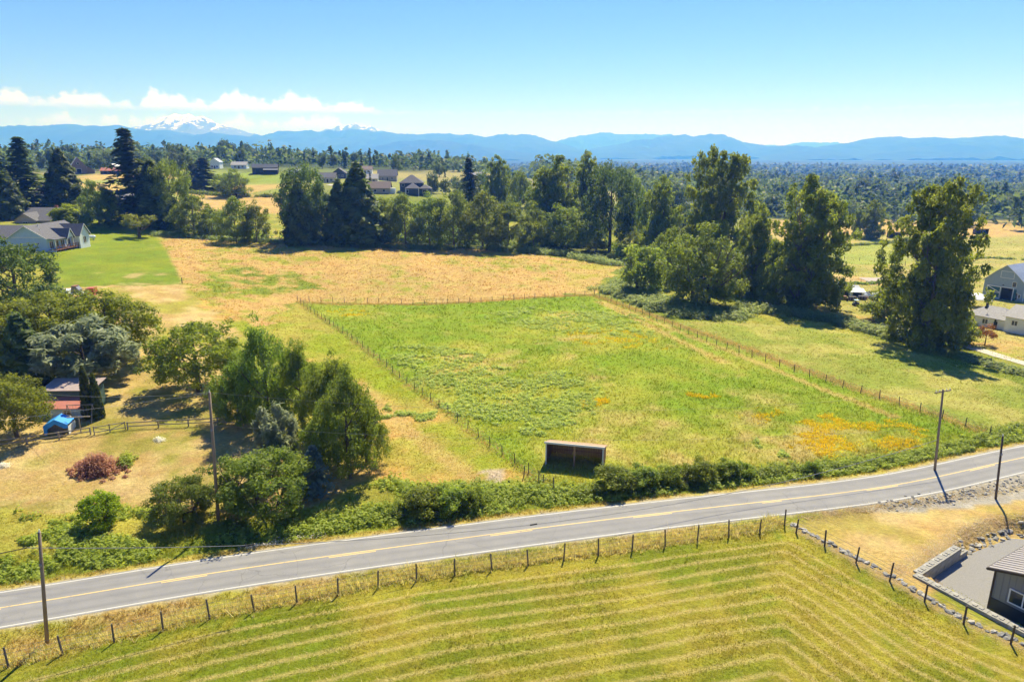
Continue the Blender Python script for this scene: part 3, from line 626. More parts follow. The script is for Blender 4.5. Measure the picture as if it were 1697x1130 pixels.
add_puff('gnarled0', 207, L_YELLOW, [(x, y, z, .13) for x, y, z in [(g.uniform(-.4, .4), g.uniform(-.4, .4), g.uniform(.45, .95)) for _ in range(26)]], 80, .05, trunk_mesh('trunk', 37, .95, .06, forks=9, fork_from=.2, reach=.5, mat=BARK))
add_puff('orange0', 208, L_ORANGE, round_puffs(g, 24, .5, .32, 1.0, .14, .35), 60, .05, trunk_mesh('trunk', 38, .9, .03, forks=7, fork_from=.3, reach=.45, mat=BARK))
V, F, t = puff_crown(209, [(0, 0, .5, .1)], 1, .02); proto('dead0', (V[:4], F[:1], t[:4]), L_RUST, trunk_mesh('trunk', 39, 1.0, .02, forks=22, fork_from=.1, reach=.35, mat=BARK_GREY, stems=3, spread=.1))
_trng = random.Random(5)
def rise(y, base_z, py):
    k = (PCY-py)/FPX; return y*(k*CP-SP)/(CP+k*SP) + CAM_H - base_z
def plant(kind, base, h, w, label, cat='tree', group=None, name=None, rz=None):
    v = kind if kind in PROTO else kind+str(_trng.randrange(3))
    crown, trunk = PROTO[v]
    r = empty(name or {'shrub': 'shrub', 'bush': 'shrub'}.get(kind.rstrip('012'), 'tree'), base, _trng.uniform(0, 6.28) if rz is None else rz); r.scale = (w, w, h)
    tag(r, label, cat, group)
    link(bpy.data.objects.new('trunk', trunk), r); link(bpy.data.objects.new('crown', crown), r)
    return r
def tree(kind, px, pb, pt, wpx, label, cat='tree', group=None, name=None):
    b = at(px, pb); dep = proj(b.x, b.y, b.z)[2]; h = max(rise(b.y, b.z, pt), 1.0)
    return plant(kind, b, h, wpx/FPX*dep*1.04, label, cat, group, name)
# ------------------------------------------------------------------ trees one can tell apart, placed by foot, tip and spread
for a in [
 # around the garden on the left
 ('bright0',168,874,818,62,'small bright green bush alone in the weeds above the road','shrub',None,'shrub'),
 ('bush',306,858,790,100,'loose green shrub left of the tall power pole','shrub',None,'shrub'),
 ('bush',440,846,744,152,'big dense green shrub right of the tall power pole','shrub',None,'shrub'),
 ('pine0',463,786,676,62,'small pale pine with upright shoots behind the big shrub'),
 ('spruce0',524,822,738,52,'small blue spruce under the garden corner trees'),
 ('near0',580,792,612,112,'leafy green tree at the garden corner by the dry lawn'),
 ('near1',447,706,528,104,'tallest leafy tree of the clump behind the power pole'),
 ('near2',405,694,585,95,'lower leafy tree beside the round plum tree'),
 ('near2',503,716,566,90,'dark leafy tree in the middle of the garden clump'),
 ('near1',552,742,588,100,'leafy tree between the middle of the clump and the corner tree'),
 ('near2',608,770,660,76,'low leafy tree right of the garden corner tree'),
 ('near1',545,778,668,84,'low dark leafy tree behind the blue spruce'),
 ('near0',398,706,628,70,'small leafy tree filling the clump beside the plum tree'),
 ('yellow0',330,648,538,136,'round yellow green plum tree standing on the dry lawn'),
 ('pine0',146,640,532,134,'round blue grey pine beside the dark cedar'),
 ('cedar0',48,640,522,84,'dark narrow cedar next to the patio'),
 ('yellow1',188,600,486,135,'wide yellow green tree behind the blue grey pine'),
 ('yellow2',95,590,488,150,'wide olive green tree in front of the dark maple'),
 ('yellow0',20,598,505,110,'olive green tree at the left edge behind the cedar'),
 ('dark0',36,535,400,125,'large dark glossy maple at the left edge below the house'),
 ('arbor0',149,690,612,20,'slim dark arborvitae next to the red roofed shed'),
 ('arbor0',164,692,622,18,'shorter slim arborvitae right of its taller twin'),
 ('yellow1',28,722,628,104,'low golden green tree at the left edge by the rail fence'),
 ('dead0',258,574,548,26,'small dry brown shrub on the tan lawn','shrub',None,'shrub'),
 # around the pale blue house and behind it
 ('bamboo0',118,382,340,56,'bright lime green bamboo clump behind the pale blue house','shrub',None,'shrub'),
 ('gnarled0',231,393,355,46,'small gnarled tree alone on the green lawn'),
 ('fir0',50,352,228,78,'tall dark fir near the left edge above the grey roof'),
 ('fir1',4,358,222,66,'tall dark fir cut by the left edge'),
 ('cedar1',20,362,288,52,'short broad cedar at the left edge in front of the firs'),
 ('cedar2',112,352,252,66,'pointed dark cedar in front of the brick house'),
 ('alder0',165,372,300,52,'yellowish tree between the cedar and the leaning fir'),
 ('alder1',186,372,316,52,'leafy tree beside the brick house'),
 ('fir2',226,371,214,80,'tallest dark fir with a leaning tip above the lawn'),
 ('cedar0',262,374,268,70,'dark cedar touching the tallest fir'),
 ('broad1',288,376,266,62,'green broad tree right of the tallest fir'),
 ('alder2',322,386,318,74,'grey green tree at the corner of the hayfield'),
 ('alder0',352,391,346,50,'low leafy tree at the back edge of the hayfield left'),
 ('alder1',392,402,328,62,'dark alder at the back of the orange hayfield'),
 ('alder2',426,402,334,52,'thin leafed alder beside the dark alder'),
 ('fir0',340,316,262,62,'dark block of fir between the golden fields'),
 ('fir2',322,314,272,40,'shorter fir left of the dark block'),
 ('bush',385,327,281,52,'round bush like tree on the edge of the golden field','tree',None,'tree'),
 ('dark1',506,404,274,78,'dark rounded maple at the middle back of the hayfield'),
 ('cedar0',500,406,304,52,'grey green cedar in front of the rounded maple'),
 ('dark2',545,404,322,60,'dark leafy tree between two cedars'),
 ('cedar1',566,404,302,56,'narrow cedar left of the tallest cedar'),
 ('cedar2',597,404,276,86,'tallest pointed cedar behind the orange hayfield'),
 ('bright0',552,402,372,26,'small bright green bush under the cedars','shrub',None,'shrub'),
 ('alder0',640,402,330,62,'alder just right of the tallest cedar'),
 ('alder1',672,406,322,72,'second alder from the tallest cedar'),
 ('alder2',712,408,322,74,'yellow tipped alder third from the tallest cedar'),
 ('alder0',752,410,318,82,'fourth alder from the tallest cedar'),
 ('alder1',800,413,320,84,'broad alder in the middle of the hayfield back edge'),
 ('alder2',842,414,328,76,'alder left of the tall poplars'),
 ('fir1',778,352,262,44,'dark fir behind the alder row'),
 ('cotton2',824,352,260,42,'slim poplar behind the alder row'),
 ('alder1',862,360,285,50,'leafy tree between slim poplar and tall poplars'),
 ('cotton0',924,404,262,92,'tall yellowish poplar left in the middle grove'),
 ('cotton2',968,400,256,74,'tallest poplar in the middle grove'),
 ('dark1',1010,418,272,84,'dark tapering tree right in the middle grove'),
 ('alder0',884,414,348,60,'low alder in front of the yellowish poplar'),
 ('broad2',938,416,342,84,'rounded tree in front of the middle grove'),
 ('alder2',988,416,396,40,'small bush at the foot of the dark tapering tree','shrub',None,'shrub'),
 ('alder2',1044,402,286,58,'leafy tree in the gap right of the middle grove'),
 ('alder1',1042,418,372,40,'small pale tree at the end of the bramble hedge'),
 ('cotton2',1094,428,296,68,'loose poplar left of the great dark cottonwood'),
 ('cotton1',1176,452,252,124,'great dark cottonwood right of the middle'),
 ('shrub',1064,485,408,72,'small yellow green tree by the bramble bank','tree',None,'tree'),
 ('alder0',1105,470,378,62,'alder behind the small yellow green tree'),
 ('alder2',1164,440,352,66,'pale tipped tree under the great cottonwood'),
 ('bush',1157,506,374,120,'large dark leafy tree beside the bramble bank','tree',None,'tree'),
 ('cotton2',1252,490,344,84,'light cottonwood left of the tall twin trunk cottonwood'),
 ('cotton0',1328,509,296,122,'tall cottonwood casting a round shadow on the meadow'),
 ('alder1',1284,502,404,62,'low leafy tree between the two right cottonwoods'),
 ('cotton1',1536,574,306,150,'great cottonwood clump by the gravel drive on the right'),
 ('shrub',1468,532,486,72,'wide green shrub left of the great cottonwood clump','shrub',None,'shrub'),
 ('shrub',1590,570,532,46,'shrub at the foot of the great cottonwood clump','shrub',None,'shrub'),
 ('orange0',1632,572,538,34,'little orange leaved tree on the lawn by the white house'),
 ('cotton2',1441,396,333,36,'slender tree in the far pasture'),
 ('cotton2',1418,394,346,17,'thinner slender tree left of its neighbour in the far pasture'),
 ('bush',1508,402,392,22,'low bush on the far field boundary','shrub',None,'shrub'),
 # roadside hedge beyond the road
 ('shrub',700,850,808,66,'leafy hedge bush just above the road by the garden','shrub',None,'shrub'),
 ('shrub',742,850,812,60,'hedge bush second from the garden corner','shrub',None,'shrub'),
 ('shrub',782,842,808,44,'pale hedge bush beside the worn earth patch','shrub',None,'shrub'),
 ('shrub',1020,812,774,68,'round hedge bush right of the field shelter','shrub',None,'shrub'),
 ('shrub',1062,808,774,56,'dense hedge bush second right of the shelter','shrub',None,'shrub'),
 ('shrub',1108,803,770,54,'hedge bush third right of the shelter','shrub',None,'shrub'),
 ('shrub',1158,797,762,54,'tallest clipped hedge bush above the road','shrub',None,'shrub'),
 ('shrub',1204,792,764,44,'narrow hedge bush right of the tallest','shrub',None,'shrub'),
 ('shrub',1232,789,766,36,'last dark hedge bush before the low weeds','shrub',None,'shrub'),
 ('shrub',1346,784,764,30,'small dark shrub in the roadside weeds','shrub',None,'shrub'),
]: tree(*a)

# ------------------------------------------------------------------ woods on the hill and in the valley: single trees, then the mass behind
sky_l = [(-60,232),(0,238),(60,240),(130,240),(200,246),(260,244),(300,238),(340,244),(375,230),(420,236),(470,246),(540,244),(600,252),(650,256),(700,262),(760,272),(830,276),(900,282),(1060,282),(1240,290)]
sky_r = [(1180,296),(1240,292),(1300,284),(1340,276),(1400,272),(1450,276),(1500,280),(1560,284),(1620,282),(1650,275),(1697,285),(1760,285)]
_r = random.Random(77); far_pts = []
def far_tree(px, dist, top, conf, place, marks):
    u, f, d = ray(px, 300); x = u/f*dist; y = dist; z = tz(x, y); h = rise(y, z, top)
    if h < 6 or h > 27: return False
    for (qx, qy) in far_pts:
        if (qx-x)**2+(qy-y)**2 < 16: return False
    far_pts.append((x, y))
    side = next(t for lim, t in marks if px < lim); size = 'tall' if h > 19 else ('short' if h < 12 else 'middling')
    kind = 'dark conifer' if conf else 'leafy tree'
    lab = f'{size} {kind} in the {place} {side}'
    if conf: plant('farfir', (x, y, z-.2), h, h*_r.uniform(.30, .42), lab, 'tree', lab)
    else: plant('farbroad', (x, y, z-.2), h, h*_r.uniform(.62, .95), lab, 'tree', lab)
    return True
def skyl(S, px): return float(np.interp(px, [p[0] for p in S], [p[1] for p in S]))
n = 0
while n < 84:
    px = _r.uniform(-40, 780); n += far_tree(px, _r.uniform(540, 830), skyl(sky_l, px)+abs(_r.gauss(0, 7)), _r.random() < (.62 if px > 470 else .3), 'hilltop wood', ((60,'behind the leftmost firs'),(180,'behind the old barn and silo'),(300,'behind the leaning fir'),(420,'behind the white farmhouse'),(540,'behind the black barn'),(660,'above the hill houses'),(999,'sloping down to the right')))
    far_pts = far_pts[-400:]
n = k = 0
while n < 22 and k < 4000:
    k += 1; px = _r.choice([_r.uniform(430, 640), _r.uniform(690, 860)]); n += far_tree(px, _r.uniform(390, 470), _r.uniform(283, 305), _r.random() < .25, 'gardens', ((500,'beside the black barn'),(570,'left of the hill houses'),(720,'among the hill houses'),(999,'right of the hill houses')))
n = k = 0
while n < 18 and k < 4000:
    k += 1; px = _r.uniform(40, 330); n += far_tree(px, _r.uniform(470, 560), _r.uniform(250, 275), _r.random() < .3, 'yards', ((130,'left of the old barn'),(220,'by the long red roof'),(999,'right of the leaning fir')))
n = k = 0
while n < 14 and k < 4000:
    k += 1; px = _r.uniform(820, 1260); n += far_tree(px, _r.uniform(330, 460), _r.uniform(300, 345), _r.random() < .3, 'hollow', ((1000,'behind the middle grove'),(1120,'right of the middle grove'),(9999,'behind the great dark cottonwood')))
n = k = 0
while n < 30 and k < 6000:
    k += 1; px = _r.uniform(1230, 1740); n += far_tree(px, _r.uniform(500, 640), _r.uniform(318, 345), _r.random() < .22, 'young wood', ((1400,'left of the slender pasture trees'),(1520,'behind the slender pasture trees'),(9999,'at the right end of the far pasture')))
n = k = 0
while n < 46 and k < 9000:
    k += 1; px = _r.uniform(1180, 1740); n += far_tree(px, _r.uniform(640, 1150), skyl(sky_r, px)+_r.uniform(0, 34), _r.random() < .32, 'valley wood', ((1300,'behind the light cottonwood'),(1420,'above the round shadow cottonwood'),(1510,'left of the white far sheds'),(1600,'around the white far sheds'),(9999,'above the grey barn')))
n = k = 0
while n < 16 and k < 9000:
    k += 1; px = _r.uniform(960, 1110); n += far_tree(px, _r.uniform(1000, 1150), _r.uniform(262, 272), True, 'spruce rows', ((1040,'above the middle grove'),(9999,'right above the middle grove')))
# the mass of the far woods
rng = np.random.default_rng(12)
def mass(name, n, rlo, rhi, alo, ahi, hlo, hhi, per, leaf, mat, label, keep=None, conf=.3):
    """woods that read as one mass: narrow conifers and broad crowns of uneven height"""
    r_ = np.sqrt(rng.uniform(rlo**2, rhi**2, n)); a_ = np.radians(rng.uniform(alo, ahi, n)); x = np.sin(a_)*r_; y = np.cos(a_)*r_
    k_ = fbm(x, y, 160, 15, 3) > .43 if keep is None else keep(x, y)
    x, y = x[k_], y[k_]; z = terrain_arr(x, y, False); m_ = fbm(x, y, 90, 19, 3); h = (hlo+(hhi-hlo)*np.clip((m_-.3)/.4, 0, 1))*rng.uniform(.82, 1.15, len(x))
    cf = rng.random(len(x)) < conf+(fbm(x, y, 120, 29, 2)-.5)*1.6; h = np.where(cf, h*1.12, h); wd = np.where(cf, .24, .58)*rng.uniform(.8, 1.2, len(x)); tn = np.where(cf, rng.uniform(.05, .25, len(x)), np.clip(.2+1.0*(fbm(x, y, 45, 39, 3)-.25), .2, .8)+rng.uniform(-.12, .12, len(x)))
    i = np.repeat(np.arange(len(x)), per); d = unit(rng.normal(size=(len(i), 3))); d[:, 2] = np.abs(d[:, 2]); t_ = rng.random(len(i))**.85
    prof = np.where(cf[i], (1-t_)*.95+.05, np.sqrt(np.clip(1-(t_*1.15-.15)**2, 0.02, 1))); rr_ = h[i]*wd[i]*prof*rng.uniform(.6, 1.05, len(i)); aa = rng.uniform(0, 6.283, len(i))
    Cc = np.stack([x[i]+np.cos(aa)*rr_, y[i]+np.sin(aa)*rr_, z[i]+h[i]*(.04+.94*t_)], 1); N = np.stack([np.cos(aa)*.6, np.sin(aa)*.6, .35+.5*t_], 1)
    V, F, t = leaves(rng, Cc, unit(N+rng.normal(size=N.shape)*.4), leaf, 1.5, np.clip(tn[i]+rng.normal(size=len(i))*.12, 0, 1))
    o = np_obj(name, V, F, mat, col=np.repeat(t[:, None], 3, 1)); tag(o, label, kind='stuff')
def vis_valley(x, y):
    px, py, _ = proj(x, y, terrain_arr(x, y, False)); return (fbm(x, y, 160, 15, 3) > .30) & (np.hypot(x, y) > np.where(px > 1240, 500, 620))
mass('woods', 6200, 490, 1500, 2, 62, 11, 26, 30, 3.2, L_WOODS, 'dense mixed woods filling the valley', vis_valley, .22)
mass('woods', 13000, 1200, 3600, -60, 60, 10, 28, 8, 9.5, L_WOODS, 'dark distant woods on the plain', lambda x, y: fbm(x, y, 260, 15, 3) > .36, .5)
mass('woods', 2600, 620, 1200, -62, -2, 8, 19, 28, 2.9, L_WOODS, 'mixed woods behind the hilltop', lambda x, y: x < 1e9, .4)
# ------------------------------------------------------------------ grass, weeds and thickets
gmat, nt, out = new_mat('grass_blades')
a = nd(nt, 'ShaderNodeAttribute', attribute_name='cover').outputs['Color']
d_ = nd(nt, 'ShaderNodeBsdfDiffuse', {'Color': a}); t_ = nd(nt, 'ShaderNodeBsdfTranslucent', {'Color': mixrgb(nt, 1.0, a, (1.15, 1.1, .8), 'MULTIPLY')})
mx = nd(nt, 'ShaderNodeMixShader', {0: .45, 1: d_.outputs[0], 2: t_.outputs[0]}); nt.links.new(mx.outputs[0], out.inputs[0])
grng = np.random.default_rng(4)
def ground_col(x, y):
    i = np.clip(np.searchsorted(gx, x)-1, 0, nx-2); j = np.clip(np.searchsorted(gy, y)-1, 0, ny-2)
    i = i + ((x-gx[i]) > (gx[i+1]-gx[i])*.5); j = j + ((y-gy[j]) > (gy[j+1]-gy[j])*.5); k = j*nx+i
    return k
def blades(x, y, h, w, colr, per=3, lean=.6, vary=0.08):
    n = len(x); z = terrain_arr(x, y); i = np.repeat(np.arange(n), per); m = len(i)
    ox = grng.normal(size=m)*w[i]*1.1; oy = grng.normal(size=m)*w[i]*1.1; b = np.stack([x[i]+ox, y[i]+oy, z[i]-.03], 1)
    a = grng.uniform(0, 6.283, m); ww = (w[i]*.5*grng.uniform(.6, 1.3, m))[:, None]; side = np.stack([np.cos(a), np.sin(a), np.zeros(m)], 1)*ww
    l = grng.normal(size=(m, 2))*lean; hh = h[i]*grng.uniform(.6, 1.25, m)
    tip = b + np.stack([l[:, 0]*hh, l[:, 1]*hh, hh], 1)
    V = np.stack([b-side, b+side, tip], 1).reshape(-1, 3); F = np.arange(m*3).reshape(m, 3)
    c_ = np.clip(colr[i]*grng.uniform(.8-vary, 1.28+vary, m)[:, None]*(1+grng.normal(size=(m, 3))*.05), 0.004, .9)
    return V, F, np.repeat(c_, 3, 0)
def screen_pts(n, ylo, yhi, xlo=-20, xhi=1717):
    """ground points spread evenly over the view (denser where the camera is near)"""
    px = grng.uniform(xlo, xhi, n); py = grng.uniform(ylo, yhi, n); u = (px-PCX)/FPX; v = (py-PCY)/FPX
    dx, dy, dz = u, CP-v*SP, -(SP+v*CP); t = np.full(n, 0.0); z = np.zeros(n)
    for _ in range(5): t = (z-CAM_H)/dz; t = np.clip(t, 10, 700); z = terrain_arr(dx*t, dy*t, False)
    t = (z-CAM_H)/dz; ok = (t > 10) & (t < 600); return (dx*t)[ok], (dy*t)[ok], t[ok]
x, y, t = screen_pts(175000, 395, 1135)
rd_, rs_, _ = dist_poly(x, y, ROAD); k = ground_col(x, y)
yard_m = np.zeros(len(x), bool) if YARD is None else in_poly(x, y, YARD)
keep = (rd_ > 3.2) & ~yard_m & ~((rs_ < 0) & (x > 30) & (rd_ < 2.8+np.clip((x-30)*.17, 0, 4.2)))
x, y, t, k, rd_, rs_ = x[keep], y[keep], t[keep], k[keep], rd_[keep], rs_[keep]
h = np.full(len(x), .16); past = in_poly(x, y, PAST); hay = in_poly(x, y, HAY); gard = in_poly(x, y, GARDEN); inf = infield[k]
h[past] = .26; h[hay] = .2; h[gard] = .07; h[inf] = .13
lawn = in_poly(x, y, polyw((145,383),(262,392),(303,470),(410,560),(395,600),(230,600),(60,480))); h[lawn] = .05
h[(rd_ < 9) & (rs_ > 0)] = .32; fa = np.minimum(da, db)[k]; h[(rs_ < 0) & ~inf & (x < 26)] = .28; h[(rs_ < 0) & ~inf & (x >= 26) & (y < 100)] = .05
sc_ = np.clip(t/70, .6, 3.2); h = h*(.6+.4*sc_)*(.4+1.2*fbm(x, y, 4, 22, 3))
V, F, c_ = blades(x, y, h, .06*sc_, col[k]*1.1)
tag(np_obj('grass', V, F, gmat, col=c_), 'grass and stubble covering the fields', kind='stuff')
# tall golden grass along the roadside fence
def along(P, n, spread):
    P = np.asarray(P); L = np.append(0, np.cumsum(np.linalg.norm(np.diff(P, axis=0), axis=1))); s = grng.uniform(0, L[-1], n)
    x = np.interp(s, L, P[:, 0]); y = np.interp(s, L, P[:, 1]); return x+grng.normal(size=n)*spread, y+grng.normal(size=n)*spread
x, y = along(FNA[1:]+np.array([-.1, .75]), 16000, .42); g_ = fbm(x, y, 5, 66, 3)*.5+.5*smooth(-62, -20, x); kk = g_ > grng.uniform(.25, .75, len(x)); x, y = x[kk], y[kk]
V, F, c_ = blades(x, y, grng.uniform(.25, .7, len(x)), np.full(len(x), .07), np.where(grng.random(len(x))[:, None] < .75, C(.76, .66, .31), C(.50, .50, .13)), 4, .45)
tag(np_obj('tall_grass', V, F, gmat, col=c_), 'tall golden dry grass along the roadside fence', kind='stuff')
for pts, w_, n_, lab in ((((985,489),(1640,722)), 0.8, 6000, 'dry grass strip along the right pasture fence'), (((493,499),(700,505),(985,489)), 0.6, 3500, 'dry grass along the back pasture fence'), (((497,500),(900,803)), 0.5, 1500, 'pale grass along the left pasture fence')):
    x, y = along([P2(*p) for p in pts], n_, w_); V, F, c_ = blades(x, y, grng.uniform(.12, .35, len(x)), np.full(len(x), .12), np.tile(C(.62, .47, .21), (len(x), 1)), 3, .5)
    tag(np_obj('tall_grass', V, F, gmat, col=c_), lab, kind='stuff')
# cut hay lying in rows on the mown field
def offset_rows():
    A = FNA[1:]; Bp = FNB
    m = (infield) & (rd < 60) & (Y > 22) & (Y < 80) & (np.abs(X) < 75); idx = np.where(m)[0]; i = grng.choice(idx, 300000)
    x = X[i]+grng.uniform(-.4, .4, len(i)); y = Y[i]+grng.uniform(-.4, .4, len(i)); dd = np.minimum(dist_poly(x, y, FNA)[0], dist_poly(x, y, FNB)[0])+(fbm(x, y, 6, 77, 3)-.5)*.4
    ph = np.abs((dd/1.5) % 1-.5)+(fbm(x, y, 1.6, 99, 3)-.5)*.2; kk = (ph < .09) & (dd > 1); return x[kk], y[kk]
x, y = offset_rows(); print('hay', len(x)); n = min(len(x), 15000); x, y = x[:n], y[:n]
V, F, c_ = blades(x, y, np.full(n, .09), np.full(n, .05), np.where(grng.random(n)[:, None] < .8, C(.70, .58, .28), C(.45, .40, .13)), 3, 3.0)
tag(np_obj('cut_hay', V, F, gmat, col=c_), 'pale cut hay lying in rows on the mown field', kind='stuff')
# flowers
def patch_pts(poly, n, thr, scale=3.0, seed=8):
    P = np.array([P2(*p) for p in poly]); lo, hi = P.min(0), P.max(0); x = grng.uniform(lo[0], hi[0], n); y = grng.uniform(lo[1], hi[1], n)
    e = fbm(x, y, 5, seed+40, 3)*8-4; kk = in_poly(x+e, y+e*.6, P) & (fbm(x, y, scale, seed, 4, .6) > thr); return x[kk], y[kk]
FX, FY = [], []
for poly, n, thr in ((((940,548),(990,540),(1060,552),(1150,572),(1100,580),(1020,572),(950,560)), 5000, .52), (((1290,700),(1400,682),(1540,712),(1545,745),(1400,765),(1300,745)), 9000, .53), (((1205,680),(1320,668),(1350,690),(1230,705)), 2500, .55), (((545,514),(600,510),(610,522),(560,524)), 2500, .5), (((1130,640),(1200,650),(1220,662),(1140,655)), 2000, .5), (((960,662),(1000,660),(1010,672),(965,675)), 700, .5)):
    x, y = patch_pts(poly, n, thr); FX.append(x); FY.append(y)
x, y = np.concatenate(FX), np.concatenate(FY)
V, F, c_ = blades(x, y, np.full(len(x), .30), np.full(len(x), .16), np.tile(C(.80, .60, .03), (len(x), 1)), 2, .8)
tag(np_obj('flowers', V, F, gmat, col=c_), 'drifts of orange yellow flowers in the pasture', kind='stuff')
# leafy weeds and brambles
def clumps(name, x, y, hh, rad, per, leaf, mat, label, flat=.8, kind='stuff'):
    z = terrain_arr(x, y); i = np.repeat(np.arange(len(x)), per); d = unit(grng.normal(size=(len(i), 3))); d[:, 2] = np.abs(d[:, 2])
    hh = np.broadcast_to(hh, x.shape); rad = np.broadcast_to(rad, x.shape); r_ = grng.uniform(.5, 1.05, len(i))
    Cc = np.stack([x[i]+d[:, 0]*rad[i]*r_, y[i]+d[:, 1]*rad[i]*r_, z[i]+d[:, 2]*hh[i]*r_], 1)
    V, F, t = leaves(grng, Cc, unit(d+np.array([0, 0, .9])+grng.normal(size=d.shape)*.5), leaf, 1.5, np.clip(grng.random(len(x))[i]*.65+grng.random(len(i))*.35, 0, 1))
    o = np_obj(name, V, F, mat, col=np.repeat(t[:, None], 3, 1)); tag(o, label, kind=kind); return o
def strip_pts(pts, n, w):
    return along([P2(*p) for p in pts], n, w)
L_WEED = leafmat('weed_leaves', (.25, .34, .065), (.43, .51, .14), .5)
L_ROADWEED = leafmat('roadside_weed_leaves', (.17, .22, .03), (.36, .41, .07), .5)
WP = [patch_pts(p, n, thr, 3.5, sd) for p, n, thr, sd in ((((640,572),(760,578),(830,606),(960,618),(1015,668),(960,705),(860,720),(780,695),(715,650)), 6500, .47, 21), (((790,520),(870,508),(1000,520),(1030,560),(930,552)), 2600, .5, 23), (((960,500),(1060,525),(1090,560),(980,545)), 1500, .46, 25), (((630,690),(700,700),(720,690),(640,672)), 600, .45, 26), (((1240,720),(1330,745),(1345,760),(1250,740)), 600, .5, 27), (((850,700),(930,705),(905,725),(850,725)), 500, .5, 28))]
x, y = np.concatenate([p[0] for p in WP]), np.concatenate([p[1] for p in WP])
clumps('weeds', x, y, grng.uniform(.25, .5, len(x)), grng.uniform(.3, .55, len(x)), 12, .24, L_WEED, 'pale green weed patches in the pasture')
for pts, n, w_, h_, lab in (
  (((1000,478),(1035,492),(1090,512),(1150,525),(1225,528)), 520, 1.5, 1.5, 'bramble bank along the right pasture fence'),
  (((1030,470),(1080,495),(1150,512),(1235,520)), 460, 2.2, 1.9, 'tall brambles under the dark leafy tree'),
  (((490,403),(560,408),(640,410),(755,414)), 420, 1.2, 1.7, 'bramble hedge behind the orange hayfield'),
  (((805,413),(870,418),(940,424),(1020,440)), 420, 1.7, 2.2, 'bramble hedge below the middle grove'),
  (((258,388),(340,396),(400,399),(480,403)), 300, 1.2, 1.4, 'low brambles behind the hayfield on the left'),
  (((1240,512),(1300,518),(1380,532),(1440,548),(1492,562)), 420, 1.4, 1.7, 'bramble hedge between the two right cottonwoods'),
  (((1560,580),(1620,600),(1700,622)), 160, .8, .9, 'rough growth along the gravel drive')):
    x, y = strip_pts(pts, n, w_); clumps('brambles', x, y, h_*grng.uniform(.6, 1.15, len(x)), grng.uniform(.9, 1.5, len(x)), 42, .40, L_BRAMBLE, lab)
RW = []
for pts, n, w_ in ((((-30,905),(60,888),(150,885),(240,870)), 900, 2.2), (((-30,955),(100,935),(240,915),(300,905)), 700, 1.5), (((520,870),(640,855),(760,848),(830,838)), 700, 1.0), (((640,800),(700,815),(800,812)), 260, .9), (((790,830),(870,815),(960,822),(1060,812)), 900, 1.1), (((1000,830),(1120,815),(1240,800),(1400,785),(1540,765),(1640,738),(1720,715)), 1700, .9), (((1260,785),(1400,772),(1560,748),(1690,715)), 700, .7), (((380,890),(480,885),(560,868)), 300, .8)):
    a_, b_ = strip_pts(pts, n, w_); RW.append((a_, b_))
x, y = np.concatenate([p[0] for p in RW]), np.concatenate([p[1] for p in RW]); kk = dist_poly(x, y, ROAD)[0] > 3.9; kk &= fbm(x, y, 4, 33, 3) > np.where(x < -24, .5, .3); x, y = x[kk], y[kk]
clumps('weeds', x, y, grng.uniform(.3, .95, len(x)), grng.uniform(.3, .6, len(x)), 14, .24, L_ROADWEED, 'bright green roadside weeds beyond the road')
L_WHITE = leafmat('white_petals', (.6, .58, .5), (.8, .79, .72), .2)
x, y = strip_pts(((400,908),(470,895),(540,882)), 160, .35); kk = dist_poly(x, y, ROAD)[0] > 3.6; x, y = x[kk], y[kk]
clumps('flowers', x, y, .35, .3, 8, .1, L_WHITE, 'white roadside flowers below the big shrub')
def bed(name, px, py, rx, ry, h_, n, per, leaf, mat, label, cat):
    c0 = at(px, py); x = c0.x+grng.normal(size=n)*rx*.45; y = c0.y+grng.normal(size=n)*ry*.45; o = clumps(name, x, y, h_*np.exp(-(((x-c0.x)/rx)**2+((y-c0.y)/ry)**2)*1.2)+.15, .35, per, leaf, mat, label, kind='thing'); o['category'] = cat; return o
bed('heather_mound', 163, 778, 2.6, 2.1, 2.2, 220, 40, .17, L_RUST, 'rust and purple heather mound in the round bed', 'shrub')
bed('flower_shrub', 208, 768, .9, 1.6, 1.7, 40, 30, .2, L_ROADWEED, 'green plants at the right end of the heather mound', 'shrub')
bed('white_flower_clump', 263, 729, .7, .45, .4, 30, 24, .09, L_WHITE, 'white flowering clump below the rail fence', 'flowers')
bed('white_flower_clump', 6, 772, .7, .5, .4, 30, 24, .09, L_WHITE, 'white flowering clump at the left edge of the dry lawn', 'flowers')

# undergrowth filling the groves
for pts, n, w_, h_, lab in ((((500,396),(600,396),(720,400),(830,404)), 260, 2.6, 3.4, 'undergrowth below the alder row'), (((600,380),(760,385),(880,392)), 200, 5, 4.5, 'undergrowth behind the alder row'), (((880,404),(960,406),(1030,412)), 160, 3, 4.0, 'undergrowth below the middle grove'), (((1040,420),(1100,440),(1180,455),(1250,478),(1340,498)), 300, 4, 3.6, 'undergrowth below the cottonwoods'), (((920,380),(1050,385),(1200,420)), 200, 7, 5.5, 'undergrowth in the hollow behind the grove'), (((200,373),(280,378),(360,388),(440,395)), 130, 1.6, 3.0, 'undergrowth behind the hayfield corner'), (((1500,562),(1545,566),(1590,570)), 90, 1.6, 2.0, 'undergrowth at the great cottonwood clump'), (((-10,352),(60,352),(130,352),(190,360)), 120, 3, 4, 'undergrowth below the left firs')):
    x, y = strip_pts(pts, n, w_); clumps('undergrowth', x, y, h_*grng.uniform(.5, 1.2, len(x)), grng.uniform(1.2, 2.4, len(x)), 36, .66, L_BROAD, lab)

